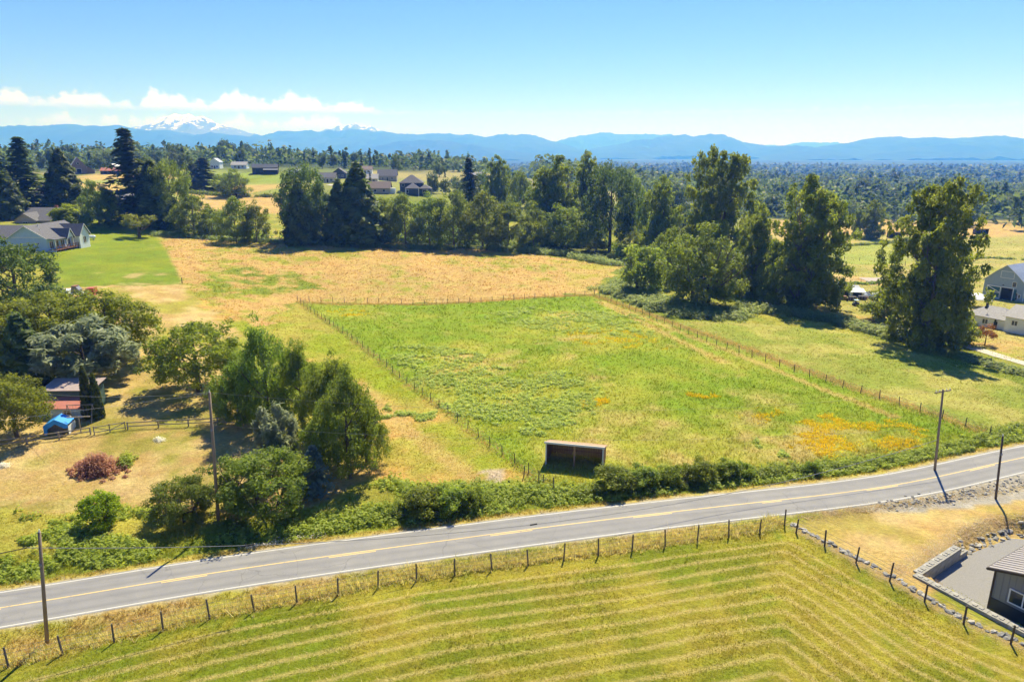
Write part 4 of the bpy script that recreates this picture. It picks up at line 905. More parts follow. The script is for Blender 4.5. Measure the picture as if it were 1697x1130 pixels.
for pts, n, w_, h_, lab in ((((960,822),(1060,812),(1160,801),(1260,790),(1330,783)), 330, .55, 1.15, 'leafy hedge growth between the hedge bushes right of the shelter'), (((655,852),(740,846),(810,834)), 150, .6, 1.1, 'leafy hedge growth near the garden corner'), (((1330,782),(1440,772),(1560,752),(1700,712)), 260, .5, .9, 'low leafy growth along the road to the right')):
    x, y = strip_pts(pts, n, w_); kk = dist_poly(x, y, ROAD)[0] > 5.2; x, y = x[kk], y[kk]; clumps('hedge_growth', x, y, h_*grng.uniform(.6, 1.2, len(x)), grng.uniform(.5, .9, len(x)), 60, .2, L_HEDGE, lab)

for pts, n, w_, h_, lab in ((((1365,409),(1440,406),(1515,400)), 120, .7, 1.2, 'dark hedge line across the far pasture'), (((1362,474),(1430,471),(1490,466)), 70, .5, .8, 'low hedge line behind the shed row'), (((330,322),(400,326),(480,326)), 130, 1.2, 2.2, 'dark hedge line between the hill fields'), (((1560,432),(1640,428),(1720,432)), 70, .5, .9, 'hedge line behind the grey barn')):
    x, y = strip_pts(pts, n, w_); clumps('hedge_row', x, y, h_*grng.uniform(.6, 1.2, len(x)), grng.uniform(.9, 1.8, len(x)), 22, .6, L_BROAD, lab)
# ------------------------------------------------------------------ materials for built things
WOOD = simple('weathered_post_wood', (.15, .125, .10), .85, .3, 6, bump=.4); POLE = simple('power_pole_wood', (.27, .21, .16), .85, .25, 1.5, streak=(6, 6, .6), bump=.4); POLE_DARK = simple('tarred_pole_wood', (.10, .075, .06), .8, .3, 2, streak=(6, 6, .6))
RAIL = simple('grey_rail_wood', (.30, .27, .23), .85, .25, 4, streak=(1, 8, 8)); TPOST = simple('steel_fence_post', (.09, .075, .06), .7, .3, 3); WIRE = simple('fence_wire', (.25, .25, .25), .5, .1, 1, metal=.6); CABLE = simple('cable', (.33, .33, .34), .5, .1, 1); CABLE_BLACK = simple('black_cable', (.03, .03, .03), .6, .1, 1)
SHINGLE = simple('grey_shingles', (.13, .13, .15), .85, .25, 3, bump=.5, bscale=12); SHINGLE_L = simple('light_grey_shingles', (.34, .33, .33), .85, .2, 3, bump=.4, bscale=12); SHINGLE_B = simple('brown_shingles', (.22, .17, .15), .85, .2, 3, bump=.4, bscale=12)
PALEBLUE = simple('pale_blue_siding', (.42, .58, .78), .6, .06, 1.2, bump=.15, bscale=8); WHITE = simple('white_paint', (.72, .77, .82), .5, .06, 1.5); GREYB = simple('grey_blue_barn_boards', (.30, .38, .47), .7, .12, 2, streak=(4, 4, .5), bump=.3); CREAM = simple('cream_siding', (.62, .58, .50), .6, .08, 1.5); BRICK = simple('brick_wall_red', (.27, .10, .075), .85, .25, 5); TANW = simple('tan_siding', (.42, .36, .30), .7, .1, 1.5); DKBLUE = simple('dark_slate_siding', (.075, .09, .115), .7, .15, 2); BLACKW = simple('black_siding', (.035, .037, .045), .6, .2, 2)
METALROOF = simple('grey_metal_roof', (.40, .37, .37), .38, .06, .6, spec=.5, metal=.35); METALGREY = simple('grey_metal_siding', (.22, .235, .285), .45, .06, .6, metal=.2); METALDARK = simple('dark_metal_siding', (.045, .05, .06), .45, .1, .6, metal=.2); REDROOF = simple('faded_red_metal_roof', (.44, .17, .125), .6, .2, 1.5, streak=(.6, 4, 1)); PINKROOF = simple('weathered_pink_roof', (.36, .29, .28), .7, .15, 1.2); TINROOF = simple('pale_tin_roof', (.48, .50, .53), .35, .12, 1, metal=.4)
GLASS = simple('window_glass', (.03, .04, .05), .08, .2, .5, spec=.6); TRIM = simple('white_trim', (.78, .78, .77), .5, .04, 2); DKTRIM = simple('dark_brown_trim', (.06, .045, .04), .6, .15, 2); TEAL = simple('teal_door_paint', (.035, .12, .15), .6, .15, 2); DECKRED = simple('red_brown_deck', (.26, .12, .085), .7, .2, 3, streak=(1, 6, 1)); INNER = simple('dark_shed_boards', (.30, .165, .095), .85, .3, 4, streak=(6, 6, .7), bump=.3); SHADE_IN = simple('painted_interior_shade', (.02, .02, .02), .9, .2, 2)  # last one: near-black colour standing in for shade inside interiors not built
BLUETARP = simple('blue_tarp', (.03, .30, .85), .45, .12, 2.5, bump=.3, bscale=5); STONE = simple('grey_stone', (.24, .235, .225), .9, .35, 2.5, bump=.7, bscale=9); STONE_L = simple('pale_stone', (.42, .40, .36), .9, .3, 3, bump=.7, bscale=9); CONC = simple('old_concrete', (.33, .32, .295), .9, .3, 2, bump=.4, bscale=10); GRAVEL = simple('gravel', (.25, .245, .245), .95, .18, 9, bump=.8, bscale=26); GREENW = simple('green_boards', (.10, .17, .14), .7, .2, 2); RUBBER = simple('black_rubber', (.02, .02, .02), .8, .2, 3); REDP = simple('red_paint', (.42, .09, .06), .5, .15, 3); BEIGE = simple('straw_mulch', (.60, .52, .40), .95, .25, 6, bump=.6, bscale=20)

# ------------------------------------------------------------------ fences
def ground_line(pts, step):
    P = np.array(pts); L = np.append(0, np.cumsum(np.linalg.norm(np.diff(P, axis=0), axis=1))); n = max(int(round(L[-1]/step)), 1); s = np.linspace(0, L[-1], n+1)
    x = np.interp(s, L, P[:, 0]); y = np.interp(s, L, P[:, 1]); return x, y, terrain_arr(x, y)
def fence(pts, step, h, r, wires, label, mat=WOOD, wr=.012, square=False, jit=.04, seed=1, name='wire_fence', world_pts=False):
    W = pts if world_pts else [P2(*p) for p in pts]; x, y, z = ground_line(W, step); rg = random.Random(seed)
    root = empty(name, (x[0], y[0], z[0])); tag(root, label, 'fence'); o0 = Vector((x[0], y[0], z[0]))
    pm = (MB().b2((-r, -r, -.4), (r, r, h)) if square else MB().tube([(0, 0, -.4), (0, 0, h*.6), (0, 0, h)], [r*1.05, r, r*.92], 6)).mesh('post', mat)
    tops = []
    for i in range(len(x)):
        p = bpy.data.objects.new('post', pm); link(p, root); p.location = Vector((x[i], y[i], z[i]))-o0
        p.rotation_euler = (rg.gauss(0, jit), rg.gauss(0, jit), rg.uniform(0, 6.28) if not square else 0); p.scale = (1, 1, rg.uniform(.92, 1.07)); tops.append(Vector((x[i], y[i], z[i]))-o0)
    for w in wires:
        MB().tube([q+Vector((0, 0, w)) for q in tops], wr, 4).build('wire', WIRE, root)
    return root, tops
fence([tuple(p) for p in FNA[1:]], 3.35, 1.75, .075, (.35, .75, 1.15, 1.5), 'long wire fence of round wooden posts between road and mown field', world_pts=True)
fence([tuple(FNB[0]+(FNB[1]-FNB[0])*.28)]+[tuple(p) for p in FNB[1:]+np.array([.25, .15])], 3.05, 1.75, .08, (.35, .75, 1.15, 1.5), 'wooden post fence turning down along the rock border', mat=POLE_DARK, world_pts=True, seed=2)
fence(((493,498),(900,803)), 3.1, 1.35, .055, (.4, .8, 1.15), 'wire fence along the left side of the pasture', mat=TPOST, seed=3)
fence(((493,498),(600,502),(700,505),(850,497),(985,489)), 2.9, 1.4, .06, (.4, .8, 1.15), 'wire fence along the back of the pasture below the hayfield', mat=TPOST, seed=4)
fence(((985,489),(1200,577),(1640,722)), 3.2, 1.4, .06, (.4, .8, 1.15), 'wire fence along the right side of the pasture', mat=TPOST, seed=5)
fence(((868,790),(900,803),(918,812)), 2.6, 1.5, .07, (.5, 1.0), 'short fence end by the worn earth patch', mat=WOOD, seed=6)
fence(((1375,428),(1420,432),(1500,440)), 5.5, 1.5, .09, (.7, 1.2), 'far paddock fence behind the sheds', mat=TPOST, seed=7)
fence(((1370,392),(1500,388),(1560,386)), 7, 1.5, .1, (.8, 1.3), 'far pasture fence behind the slender trees', mat=TPOST, seed=8)
fence(((1350,462),(1420,468),(1480,474)), 5, 1.2, .07, (.6, 1.0), 'low garden fence behind the sheds', mat=TPOST, seed=9)
def rail_fence(pts, step, label, mat=RAIL, h=1.05, seed=1, rails=(.45, .95)):
    root, tops = fence(pts, step, h, .07, (), label, mat, square=True, name='rail_fence', seed=seed, jit=.02)
    for a, b in zip(tops[:-1], tops[1:]):
        for w in rails:
            d = b-a; c_ = (a+b)/2+Vector((0, 0, w)); MB().box(c_, (d.length*1.0, .05, .13), math.atan2(d.y, d.x), ry=-math.atan2(d.z, math.hypot(d.x, d.y))).build('rail', mat, root)
    return root
rail_fence(((-10,741),(60,733),(150,717)), 3.4, 'grey wooden rail fence behind the blue tarp shelter', seed=11)
rail_fence(((212,711),(270,706),(360,703),(450,707)), 3.9, 'wooden rail fence crossing the lawn to the trees', seed=12)
g0, g1 = at(156, 717), at(208, 711); d = g1-g0; root = empty('farm_gate', g0, math.atan2(d.y, d.x)); tag(root, 'grey wooden gate with diagonal braces in the rail fence', 'gate'); Lg = math.hypot(d.x, d.y)
for x_ in (0, Lg/2, Lg): MB().b2((x_-.06, -.06, -.3), (x_+.06, .06, 1.15)).build('post', RAIL, root)
for zz in (.3, 1.0): MB().b2((0, -.03, zz-.05), (Lg, .03, zz+.05)).build('rail', RAIL, root)
for s_, x_ in ((1, Lg*.25), (-1, Lg*.75)): MB().box((x_, -.05, .65), (math.hypot(Lg/2, .7), .03, .09), ry=s_*math.atan2(.7, Lg/2)).build('brace', RAIL, root)
rail_fence(((1336,500),(1360,503),(1384,507)), 3.2, 'dark rail fence beside the round shadow cottonwood', mat=POLE_DARK, h=1.3, seed=13)
rail_fence(((1448,452),(1480,452),(1510,455)), 4, 'dark arena rails in the far paddock', mat=POLE_DARK, h=1.6, seed=14)

# ------------------------------------------------------------------ power poles and lines
def pole(px, pb, pt, r, mat, label, arm=False, tipx=None):
    b = at(px, pb); h = rise(b.y, b.z, pt); root = empty('power_pole', b); dep_ = proj(b.x, b.y, b.z+h)[2]; lean = 0 if tipx is None else math.atan(((tipx-PCX)/FPX*dep_-b.x)/h); root.rotation_euler = (0, lean, 0); tag(root, label, 'power pole')
    MB().tube([(0, 0, -.5), (0, 0, h*.5), (0, 0, h)], [r, r*.88, r*.74], 10).build('shaft', mat, root, True)
    top = b+Vector((math.sin(lean)*h, 0, h*math.cos(lean)))
    if arm:
        MB().box((0, 0, h-.25), (2.3, .1, .13), R(15)).build('crossarm', mat, root)
        for x_ in (-1.0, -.5, .5, 1.0): MB().tube([(x_*math.cos(R(15)), x_*math.sin(R(15)), h-.18), (x_*math.cos(R(15)), x_*math.sin(R(15)), h+.02)], .045, 6).build('insulator', TRIM, root)
    else:
        MB().tube([(0, 0, h), (0, 0, h+.22)], [.06, .035], 6).build('insulator', TRIM, root)
        MB().box((0, -r*.8, h*.72), (.16, .12, .22)).build('bracket', METALGREY, root)
    return root, b, top
pA, bA, tA = pole(78, 1064, 880, .15, POLE, 'brown power pole on the near verge at the left', tipx=65)
pB, bB, tB = pole(362, 862, 650, .17, POLE, 'tall pale power pole between the roadside shrubs', tipx=347)
pC, bC, tC = pole(1549, 779, 645, .15, POLE, 'power pole with a crossarm beyond the road', True, 1563)
pD, bD, tD = pole(1650, 826, 722, .13, POLE_DARK, 'dark bare pole beside the gravel shoulder', tipx=1662)
def wire_run(a, b, sag, r, mat, label, n=28):
    a = Vector(a); b = Vector(b); pts = [a.lerp(b, i/n)-Vector((0, 0, sag*4*(i/n)*(1-i/n))) for i in range(n+1)]
    o = MB().tube([p-a for p in pts], r, 5).build('overhead_wire', mat); o.location = a; tag(o, label, 'wire'); return o
z1 = Vector((0, 0, 1))
cab_a = bA+z1*(tA.z-bA.z-1.3)
wire_run(cab_a, bC+z1*4.0, 3.9, .026, CABLE, 'thick sagging grey cable above the far road edge')
wire_run(cab_a, (-120, 10, 7.5), .8, .035, CABLE_BLACK, 'black cable leaving the left pole to the edge of the picture')
wire_run(tB, tC-z1*.1, 2.2, .009, CABLE, 'thin top wire between the tall pole and the crossarm pole')
wire_run(tB-z1*3.4, bC+z1*5.5, 1.6, .009, CABLE, 'thin lower wire from the tall pole across the trees')
wire_run(tB, (-62, 84, 6.0), .5, .012, CABLE, 'thin service wire from the tall pole to the shed')
wire_run(tB-z1*.1, (-120, 36, 12.5), 1.0, .012, CABLE, 'thin wire from the tall pole to the left edge')
for t_, w_ in ((.075, .5), (.20, .35)):
    a_, b_ = cab_a, bC+z1*4.0; p = Vector(a_).lerp(Vector(b_), t_*2.2)-z1*(3.9*4*t_*2.2*(1-t_*2.2)); MB().tube([(-w_, 0, 0), (w_, .0, 0)], .07, 6).build('splice_case', CABLE_BLACK).location = p
    o = [o for o in COL.objects if o.name.startswith('splice_case')][-1]; o.rotation_euler = (0, 0, R(18)); tag(o, 'black splice case on the sagging cable '+('near the left pole' if t_ < .1 else 'above the garden corner'), 'cable box')

# ------------------------------------------------------------------ building kit (local frame: x along the front, y backwards)
def root_at(name, p, dirx, label, cat):
    r = empty(name, p, math.atan2(dirx[1], dirx[0])); tag(r, label, cat); return r
def gable(root, x0, x1, y0, y1, ze, zr, axis, wm, rm, over=.4, zb=-1.2, th=.14, rx=None, roof=True, wall='wall'):
    """walls with a gable roof; axis is the ridge direction; rx shifts the ridge"""
    if axis == 'y':
        c_ = (x0+x1)/2 if rx is None else rx; poly = [(x0, zb), (x1, zb), (x1, ze), (c_, zr), (x0, ze)]; w = MB().prism(poly, 'y', y0, y1).build(wall, wm, root)
        m = MB(); k1 = (zr-ze)/(c_-x0); k2 = (zr-ze)/(x1-c_); lift = .1
        m.slab([(x0-over, y0-over, ze-over*k1+lift), (c_, y0-over, zr+lift), (c_, y1+over, zr+lift), (x0-over, y1+over, ze-over*k1+lift)], th*.6)
        m.slab([(c_, y0-over, zr+lift), (x1+over, y0-over, ze-over*k2+lift), (x1+over, y1+over, ze-over*k2+lift), (c_, y1+over, zr+lift)], th*.6)
    else:
        c_ = (y0+y1)/2 if rx is None else rx; poly = [(y0, zb), (y1, zb), (y1, ze), (c_, zr), (y0, ze)]; w = MB().prism(poly, 'x', x0, x1).build(wall, wm, root)
        m = MB(); k1 = (zr-ze)/(c_-y0); k2 = (zr-ze)/(y1-c_); lift = .1
        m.slab([(x0-over, y0-over, ze-over*k1+lift), (x1+over, y0-over, ze-over*k1+lift), (x1+over, c_, zr+lift), (x0-over, c_, zr+lift)], th*.6)
        m.slab([(x0-over, c_, zr+lift), (x1+over, c_, zr+lift), (x1+over, y1+over, ze-over*k2+lift), (x0-over, y1+over, ze-over*k2+lift)], th*.6)
    r = m.build('roof', rm, root) if roof else None
    return w, r
def fascia(root, x0, x1, y, ze, zr, over, mat, rx=None, th=.22):
    """white boards along the two rakes of a gable that faces -y"""
    c_ = (x0+x1)/2 if rx is None else rx; k1 = (zr-ze)/(c_-x0); k2 = (zr-ze)/(x1-c_)
    for a, b in (((x0-over, ze-over*k1), (c_, zr)), ((c_, zr), (x1+over, ze-over*k2))):
        MB().prism([(a[0], a[1]+.12), (b[0], b[1]+.12), (b[0], b[1]+.12-th), (a[0], a[1]+.12-th)], 'y', y-over-.04, y-over+.02).build('fascia', mat, root)
def hip(root, x0, x1, y0, y1, ze, zr, wm, rm, over=.5, zb=-1.2, inset=None):
    MB().b2((x0, y0, zb), (x1, y1, ze)).build('wall', wm, root)
    X0, X1, Y0, Y1 = x0-over, x1+over, y0-over, y1+over; ze -= .05; w, l = X1-X0, Y1-Y0; i = (min(w, l)/2 if inset is None else inset)
    if w >= l: a, b = (X0+i, (Y0+Y1)/2, zr), (X1-i, (Y0+Y1)/2, zr)
    else: a, b = ((X0+X1)/2, Y0+i, zr), ((X0+X1)/2, Y1-i, zr)
    vs = [(X0, Y0, ze), (X1, Y0, ze), (X1, Y1, ze), (X0, Y1, ze), a, b]; vs += [(p[0], p[1], p[2]-.15) for p in vs[:4]]
    f = [(0,1,5,4),(2,3,4,5),(1,2,5),(3,0,4)] if w >= l else [(0,1,4),(1,2,5,4),(2,3,5),(3,0,4,5)]
    f += [(6,7,8,9),(0,6,7,1),(1,7,8,2),(2,8,9,3),(3,9,6,0)]
    MB().add(vs, f).build('roof', rm, root)
def window(root, c, w, h, face, fm=TRIM, panes=1, d=.06, name='window', gm=None):
    """a framed window lying on a wall face: '-y', '+x', '-x'"""
    def bx(m, a0, a1, z0, z1, t0, t1):
        if face == '-y': m.b2((c[0]+a0, c[1]-t1, c[2]+z0), (c[0]+a1, c[1]-t0, c[2]+z1))
        elif face == '+x': m.b2((c[0]+t0, c[1]+a0, c[2]+z0), (c[0]+t1, c[1]+a1, c[2]+z1))
        else: m.b2((c[0]-t1, c[1]+a0, c[2]+z0), (c[0]-t0, c[1]+a1, c[2]+z1))
    f = .11; m = MB(); bx(m, -w/2-f, w/2+f, h/2, h/2+f, 0, d); bx(m, -w/2-f, w/2+f, -h/2-f, -h/2, 0, d); bx(m, -w/2-f, -w/2, -h/2, h/2, 0, d); bx(m, w/2, w/2+f, -h/2, h/2, 0, d)
    for i in range(1, panes): x_ = -w/2+w*i/panes; bx(m, x_-.05, x_+.05, -h/2, h/2, 0, d*.9)
    o = m.build(name, fm, root)
    for i in range(panes):
        a = -w/2+w*i/panes+.001; b = -w/2+w*(i+1)/panes-.001; m = MB(); bx(m, a, b, -h/2, h/2, .005, d*.45); m.build('pane', gm or GLASS, o)
    return o
# ------------------------------------------------------------------ the pale blue house with its deck
B = at(80, 418); H = root_at('house', (B.x, B.y, B.z), (1, 0), 'pale blue gabled house with a wooden deck on the left', 'house')
gable(H, -10.6, 0, 0, 17, 3.9, 7.2, 'y', PALEBLUE, SHINGLE, .5); fascia(H, -10.6, 0, 0, 3.9, 7.2, .5, TRIM)
MB().b2((-9.6, -.05, 4.0), (-1.0, -.003, 4.18)).build('gable_band', TRIM, H)
gable(H, -30, -10.63, 3.5, 13.5, 3.6, 6.6, 'x', PALEBLUE, SHINGLE, .45)
gable(H, -4.5, 2.2, 5.6, 8.6, 3.6, 5.9, 'x', WHITE, SHINGLE, .4, zb=3.4)
gable(H, -4.5, 2.6, 10.8, 15.6, 3.7, 6.6, 'x', WHITE, SHINGLE, .45)
for yy, ze, zr, y0, y1, xf in ((7.1, 3.6, 5.9, 5.6, 8.6, 2.2), (13.2, 3.7, 6.6, 10.8, 15.6, 2.6)):
    for a, b in (((y0-.4, ze-.4*(zr-ze)/(yy-y0)), (yy, zr)), ((yy, zr), (y1+.4, ze-.4*(zr-ze)/(y1-yy)))):
        MB().prism([(a[0], a[1]+.14), (b[0], b[1]+.14), (b[0], b[1]-.1), (a[0], a[1]-.1)], 'x', xf+.42, xf+.48).build('fascia', TRIM, H)
MB().slab([(-.3, .4, 3.75), (2.3, .4, 3.45), (2.3, 5.5, 3.45), (-.3, 5.5, 3.75)], .12).build('porch_roof', SHINGLE, H)
window(H, (-7.2, 0, 1.9), .75, 1.1, '-y'); window(H, (-2.6, 0, 2.35), .9, .45, '-y', panes=2); window(H, (-12.4, 3.5, 2.2), .9, .45, '-y', panes=2); window(H, (-20, 3.5, 2.0), 1.2, 1.1, '-y', panes=2)
window(H, (2.6, 13.2, 2.0), 1.3, 1.7, '+x', panes=2)
for y_ in (1.9, 4.2, 6.8, 9.5): window(H, (0, y_, 1.75), 1.5, 1.9, '+x', panes=2, name='patio_door')
MB().b2((.02, .3, .35), (2.3, 10.7, .55)).build('deck', DECKRED, H)
MB().b2((.1, .25, -.9), (2.1, .45, .34)).build('deck_skirt', WHITE, H)
rl = MB().b2((2.15, .5, 1.42), (2.25, 10.6, 1.5)).build('deck_rail', DECKRED, H); MB().b2((2.17, .5, .7), (2.23, 10.6, .76)).build('lower_rail', DECKRED, rl)
for i in range(9): MB().b2((2.14, .5+i*1.25, .55), (2.26, .62+i*1.25, 1.5)).build('rail_post', DECKRED, H); MB().b2((1.95, .5+i*1.25, -1.3), (2.1, .65+i*1.25, .34)).build('deck_post', DKTRIM, H)
MB().b2((2.0, 5.62, .55), (2.18, 5.8, 3.4)).build('porch_post', TRIM, H); MB().b2((2.0, 8.4, .55), (2.18, 8.58, 3.4)).build('porch_post', TRIM, H); MB().b2((2.0, .5, .55), (2.13, .68, 3.4)).build('porch_post', TRIM, H)
MB().tube([(-4.4, 4, 6.4), (-4.4, 4, 7.6)], .12, 8).build('vent_pipe', TRIM, H); MB().tube([(-3.0, 2.5, 5.6), (-3.0, 2.5, 6.1)], .1, 8).build('vent_pipe', TRIM, H)
b = at(151, 397); tk = empty('propane_tank', b, R(10)); tag(tk, 'white propane tank at the end of the pale blue house', 'tank')
MB().tube([(-1.5, 0, .9), (-1.35, 0, .9), (-1.1, 0, .9), (1.1, 0, .9), (1.35, 0, .9), (1.5, 0, .9)], [.1, .42, .55, .55, .42, .1], 12).build('vessel', WHITE, tk, True)
for x_ in (-.8, .8): MB().b2((x_-.1, -.4, -.2), (x_+.1, .4, .5)).build('foot', CONC, tk)
# grey roofed house behind it
b = at(45, 372); H = root_at('house', (b.x+2, b.y+4, b.z-1.5), (1, .08), 'low house with grey shingle roofs behind the pale blue house', 'house')
gable(H, -12, 8, 3, 15, 2.9, 6.2, 'x', TANW, SHINGLE, .7); gable(H, -8, -1, -1, 9, 2.7, 5.0, 'y', TANW, SHINGLE, .6); gable(H, -1.02, 8.6, .4, 8, 2.5, 4.6, 'x', TANW, SHINGLE, .5)
window(H, (-4.5, -1, 1.5), 1.4, 1.1, '-y', panes=2); window(H, (4, .4, 1.4), 1.6, 1.1, '-y', panes=2); MB().b2((1.0, 8.2, 4.9), (1.9, 9.1, 7.0)).build('chimney', BRICK, H)
# brick house, and a roof left of the cedar
b = at(205, 347); H = root_at('house', b, (.95, .2), 'brick house with a grey roof behind the leaning fir', 'house')
gable(H, -8, 7, 0, 9, 2.9, 5.8, 'x', BRICK, SHINGLE_L, .6); window(H, (0, 0, 1.5), 1.5, 1.5, '-y', panes=2); window(H, (-4.5, 0, 1.5), 1.3, 1.3, '-y', panes=2)
b = at(84, 330); H = root_at('house', b, (1, .1), 'house with a brown roof half hidden by the pointed cedar', 'house'); gable(H, -6, 6, 0, 9, 3, 6, 'x', TANW, SHINGLE_B, .6); window(H, (-2, 0, 1.6), 1.3, 1.2, '-y'); window(H, (3, 0, 1.6), 1.3, 1.2, '-y')
# old barn, silo, long red shed, far farm buildings
b = at(132, 289); H = root_at('barn', b, (.82, .55), 'old grey barn with a steep roof beside the silo', 'barn')
gable(H, -4.5, 4.5, 0, 18, 5, 11, 'y', SHINGLE_B, SHINGLE_L, .4); gable(H, 4.55, 9, 0, 18, 2.6, 4.9, 'y', SHINGLE_B, SHINGLE_L, .4, rx=4.9); window(H, (0, 0, 2), 2.6, 3, '-y', gm=SHADE_IN, name='barn_door'); window(H, (0, 0, 7), 1.2, 1.2, '-y')  # door pane is near-black, painting the shade inside the barn
b = at(102, 285); S = empty('silo', b); tag(S, 'concrete silo with a white dome beside the old barn', 'silo')
MB().tube([(0, 0, -1), (0, 0, 9.2)], 2.1, 20).build('shaft', CONC, S, True); MB().tube([(0, 0, 9.2+2.1*math.sin(a)) for a in np.linspace(0, 1.5, 6)], [2.15*math.cos(a) for a in np.linspace(0, 1.5, 6)], 20).build('dome', WHITE, S, True)
for k_ in range(7): MB().tube([(2.13*math.cos(a), 2.13*math.sin(a), .8+k_*1.25) for a in np.linspace(0, 6.283, 21)], .04, 4).build('hoop', METALDARK, S)
b = at(188, 289); H = root_at('shed', b, (1, .12), 'long low shed with a faded red roof on the hill', 'shed'); gable(H, -8, 7.5, 0, 7, 2.4, 4.2, 'x', DKBLUE, REDROOF, .5)
for x_ in (-5, -1, 3): window(H, (x_, 0, 1.2), 1.8, 1.8, '-y', gm=SHADE_IN, name='painted_opening', fm=DKTRIM)  # near-black panes on a solid wall imitate the shade inside
b = at(178, 283); H = root_at('shed', (b.x, b.y+6, b.z), (1, -.3), 'small dark shed behind the long red roof', 'shed'); gable(H, -3, 3, 0, 6, 3, 4.6, 'y', DKBLUE, TINROOF, .4); window(H, (0, 0, 1.4), 1.2, 1.2, '-y')
b = at(441, 289); H = root_at('barn', b, (1, .25), 'black barn with a dark metal roof on the green hill', 'barn'); gable(H, -8.5, 7.5, 0, 11, 4.2, 6.4, 'x', BLACKW, METALDARK, .4)
MB().slab([(-1.5, -.3, 3.6), (7.8, -.3, 3.6), (7.8, -3.4, 2.9), (-1.5, -3.4, 2.9)], .1).build('lean_to_roof', METALGREY, H)
for x_ in (-1.3, 3, 7.6): MB().b2((x_-.1, -3.3, -1), (x_+.1, -3.1, 2.85)).build('lean_to_post', DKTRIM, H)
window(H, (-5, 0, 1.6), 2.4, 2.8, '-y', gm=SHADE_IN, name='barn_door', fm=DKTRIM)  # near-black pane stands in for the unlit inside
for px, py, w, dpt, ze, zr, wm, rm, lab in ((356,280,7,9,5,7.6,WHITE,TINROOF,'tall white gabled farm building far on the hill'), (396,280,11,8,2.9,5,WHITE,SHINGLE_L,'white farmhouse right of the tall white farm building'), (543,303,9,8,3,5.6,CREAM,SHINGLE,'cream house beside the hill driveway'), (562,296,9,9,3.2,6.4,DKBLUE,SHINGLE,'dark gabled house among the garden trees on the hill'), (613,304,9,8,2.8,5.2,CREAM,SHINGLE_L,'small pale house above the brown roofed garage'), (642,300,12,9,3.4,7.0,TANW,SHINGLE,'grey roofed house just behind the brown roofed garage'), (490,290,10,6,2.4,3.6,CREAM,TINROOF,'long low cream shed right of the black barn'), (605,288,10,8,3,5.4,WHITE,SHINGLE_B,'pale house highest on the slope above the others'), (792,296,9,7,3,5,CREAM,SHINGLE_L,'pale house at the right end of the hill')):
    b = at(px, py); H = root_at('house', b, (1, .1), lab, 'house'); gable(H, -w/2, w/2, 0, dpt, ze, zr, 'x' if w > dpt else 'y', wm, rm, .5); window(H, (-w*.25, 0, 1.6), 1.2, 1.2, '-y', panes=2); window(H, (w*.25, 0, 1.6), 1.2, 1.2, '-y', panes=2); window(H, (0, 0, 1.1), 1.0, 2.1, '-y', name='door', fm=TRIM, gm=DKTRIM)
# brown roofed garage and the large hipped house
b = at(630, 321); H = root_at('garage', b, (1, .05), 'tan garage with a brown roof on the hill', 'garage'); gable(H, -6.5, 5, 0, 8, 3, 6, 'x', TANW, SHINGLE_B, .5); MB().b2((5.05, 1, -1), (7.6, 5, 2.6)).build('annex', WHITE, H); window(H, (-2.5, 0, 1.5), 1.2, 1.2, '-y'); window(H, (2, 0, 1.5), 1.2, 1.2, '-y')
b = at(684, 323); H = root_at('house', b, (1, .06), 'large dark house with grey hipped roofs on the hill', 'house')
hip(H, -7, 5, 4, 15, 6.0, 10.0, DKBLUE, SHINGLE); hip(H, -3.6, 3.4, -1.5, 6, 3.4, 6.0, DKBLUE, SHINGLE); hip(H, 3.42, 9.4, .5, 8, 3.2, 5.2, DKBLUE, SHINGLE)
window(H, (-5.2, 4, 4.8), 1.3, 1.2, '-y'); window(H, (1.0, 4, 5.2), 1.2, .9, '-y'); window(H, (-2.6, -1.5, 1.8), 1.1, 1.5, '-y'); window(H, (6.5, .5, 1.3), 2.6, 2.2, '-y', gm=DKTRIM, name='garage_door')
for x_ in (-3.5, 3.3): MB().b2((x_-.18, -1.72, -1), (x_+.18, -1.53, 3.3)).build('corner_board', TRIM, H)
# white trailer beside it
def trailer(p, rz, L, w, h, mat, label, cat='trailer', stripe=None):
    t = empty('trailer', p, rz); tag(t, label, cat); MB().prism([(-L/2, .55), (L/2, .55), (L/2+.15, h*.6), (L/2-.2, h), (-L/2+.1, h), (-L/2, h*.8)], 'y', -w/2, w/2).build('body', mat, t)
    for x_ in (-L*.18, -L*.18+.9, ):
        for s in (-1, 1): MB().tube([(x_, s*(w/2-.22), .36), (x_, s*(w/2+.02), .36)], .36, 12).build('wheel', RUBBER, t)
    for x_ in (-L*.3, L*.1, L*.34): window(t, (x_, -w/2, h*.62), .8, .5, '-y', fm=TRIM)
    MB().tube([(L/2, 0, .5), (L/2+1.1, 0, .45)], .06, 6).build('hitch', METALDARK, t); return t
trailer(at(716, 320), R(8), 7, 2.4, 3.0, WHITE, 'white travel trailer beside the large hipped house')
# far white sheds
b = at(1528, 312); H = root_at('warehouse', b, (1, .2), 'large white warehouse far off in the valley wood', 'warehouse'); gable(H, -30, 30, 0, 30, 9, 13, 'x', WHITE, TINROOF, .5)
for x_ in (-20, 0, 20): window(H, (x_, 0, 3.5), 6, 6, '-y', gm=METALDARK, name='loading_door')
b = at(1585, 309); H = root_at('warehouse', b, (1, .1), 'smaller white warehouse right of the large one', 'warehouse'); gable(H, -18, 18, 0, 24, 8, 11, 'x', WHITE, WHITE, .5); window(H, (0, 0, 3), 5, 5, '-y', gm=METALDARK, name='loading_door')

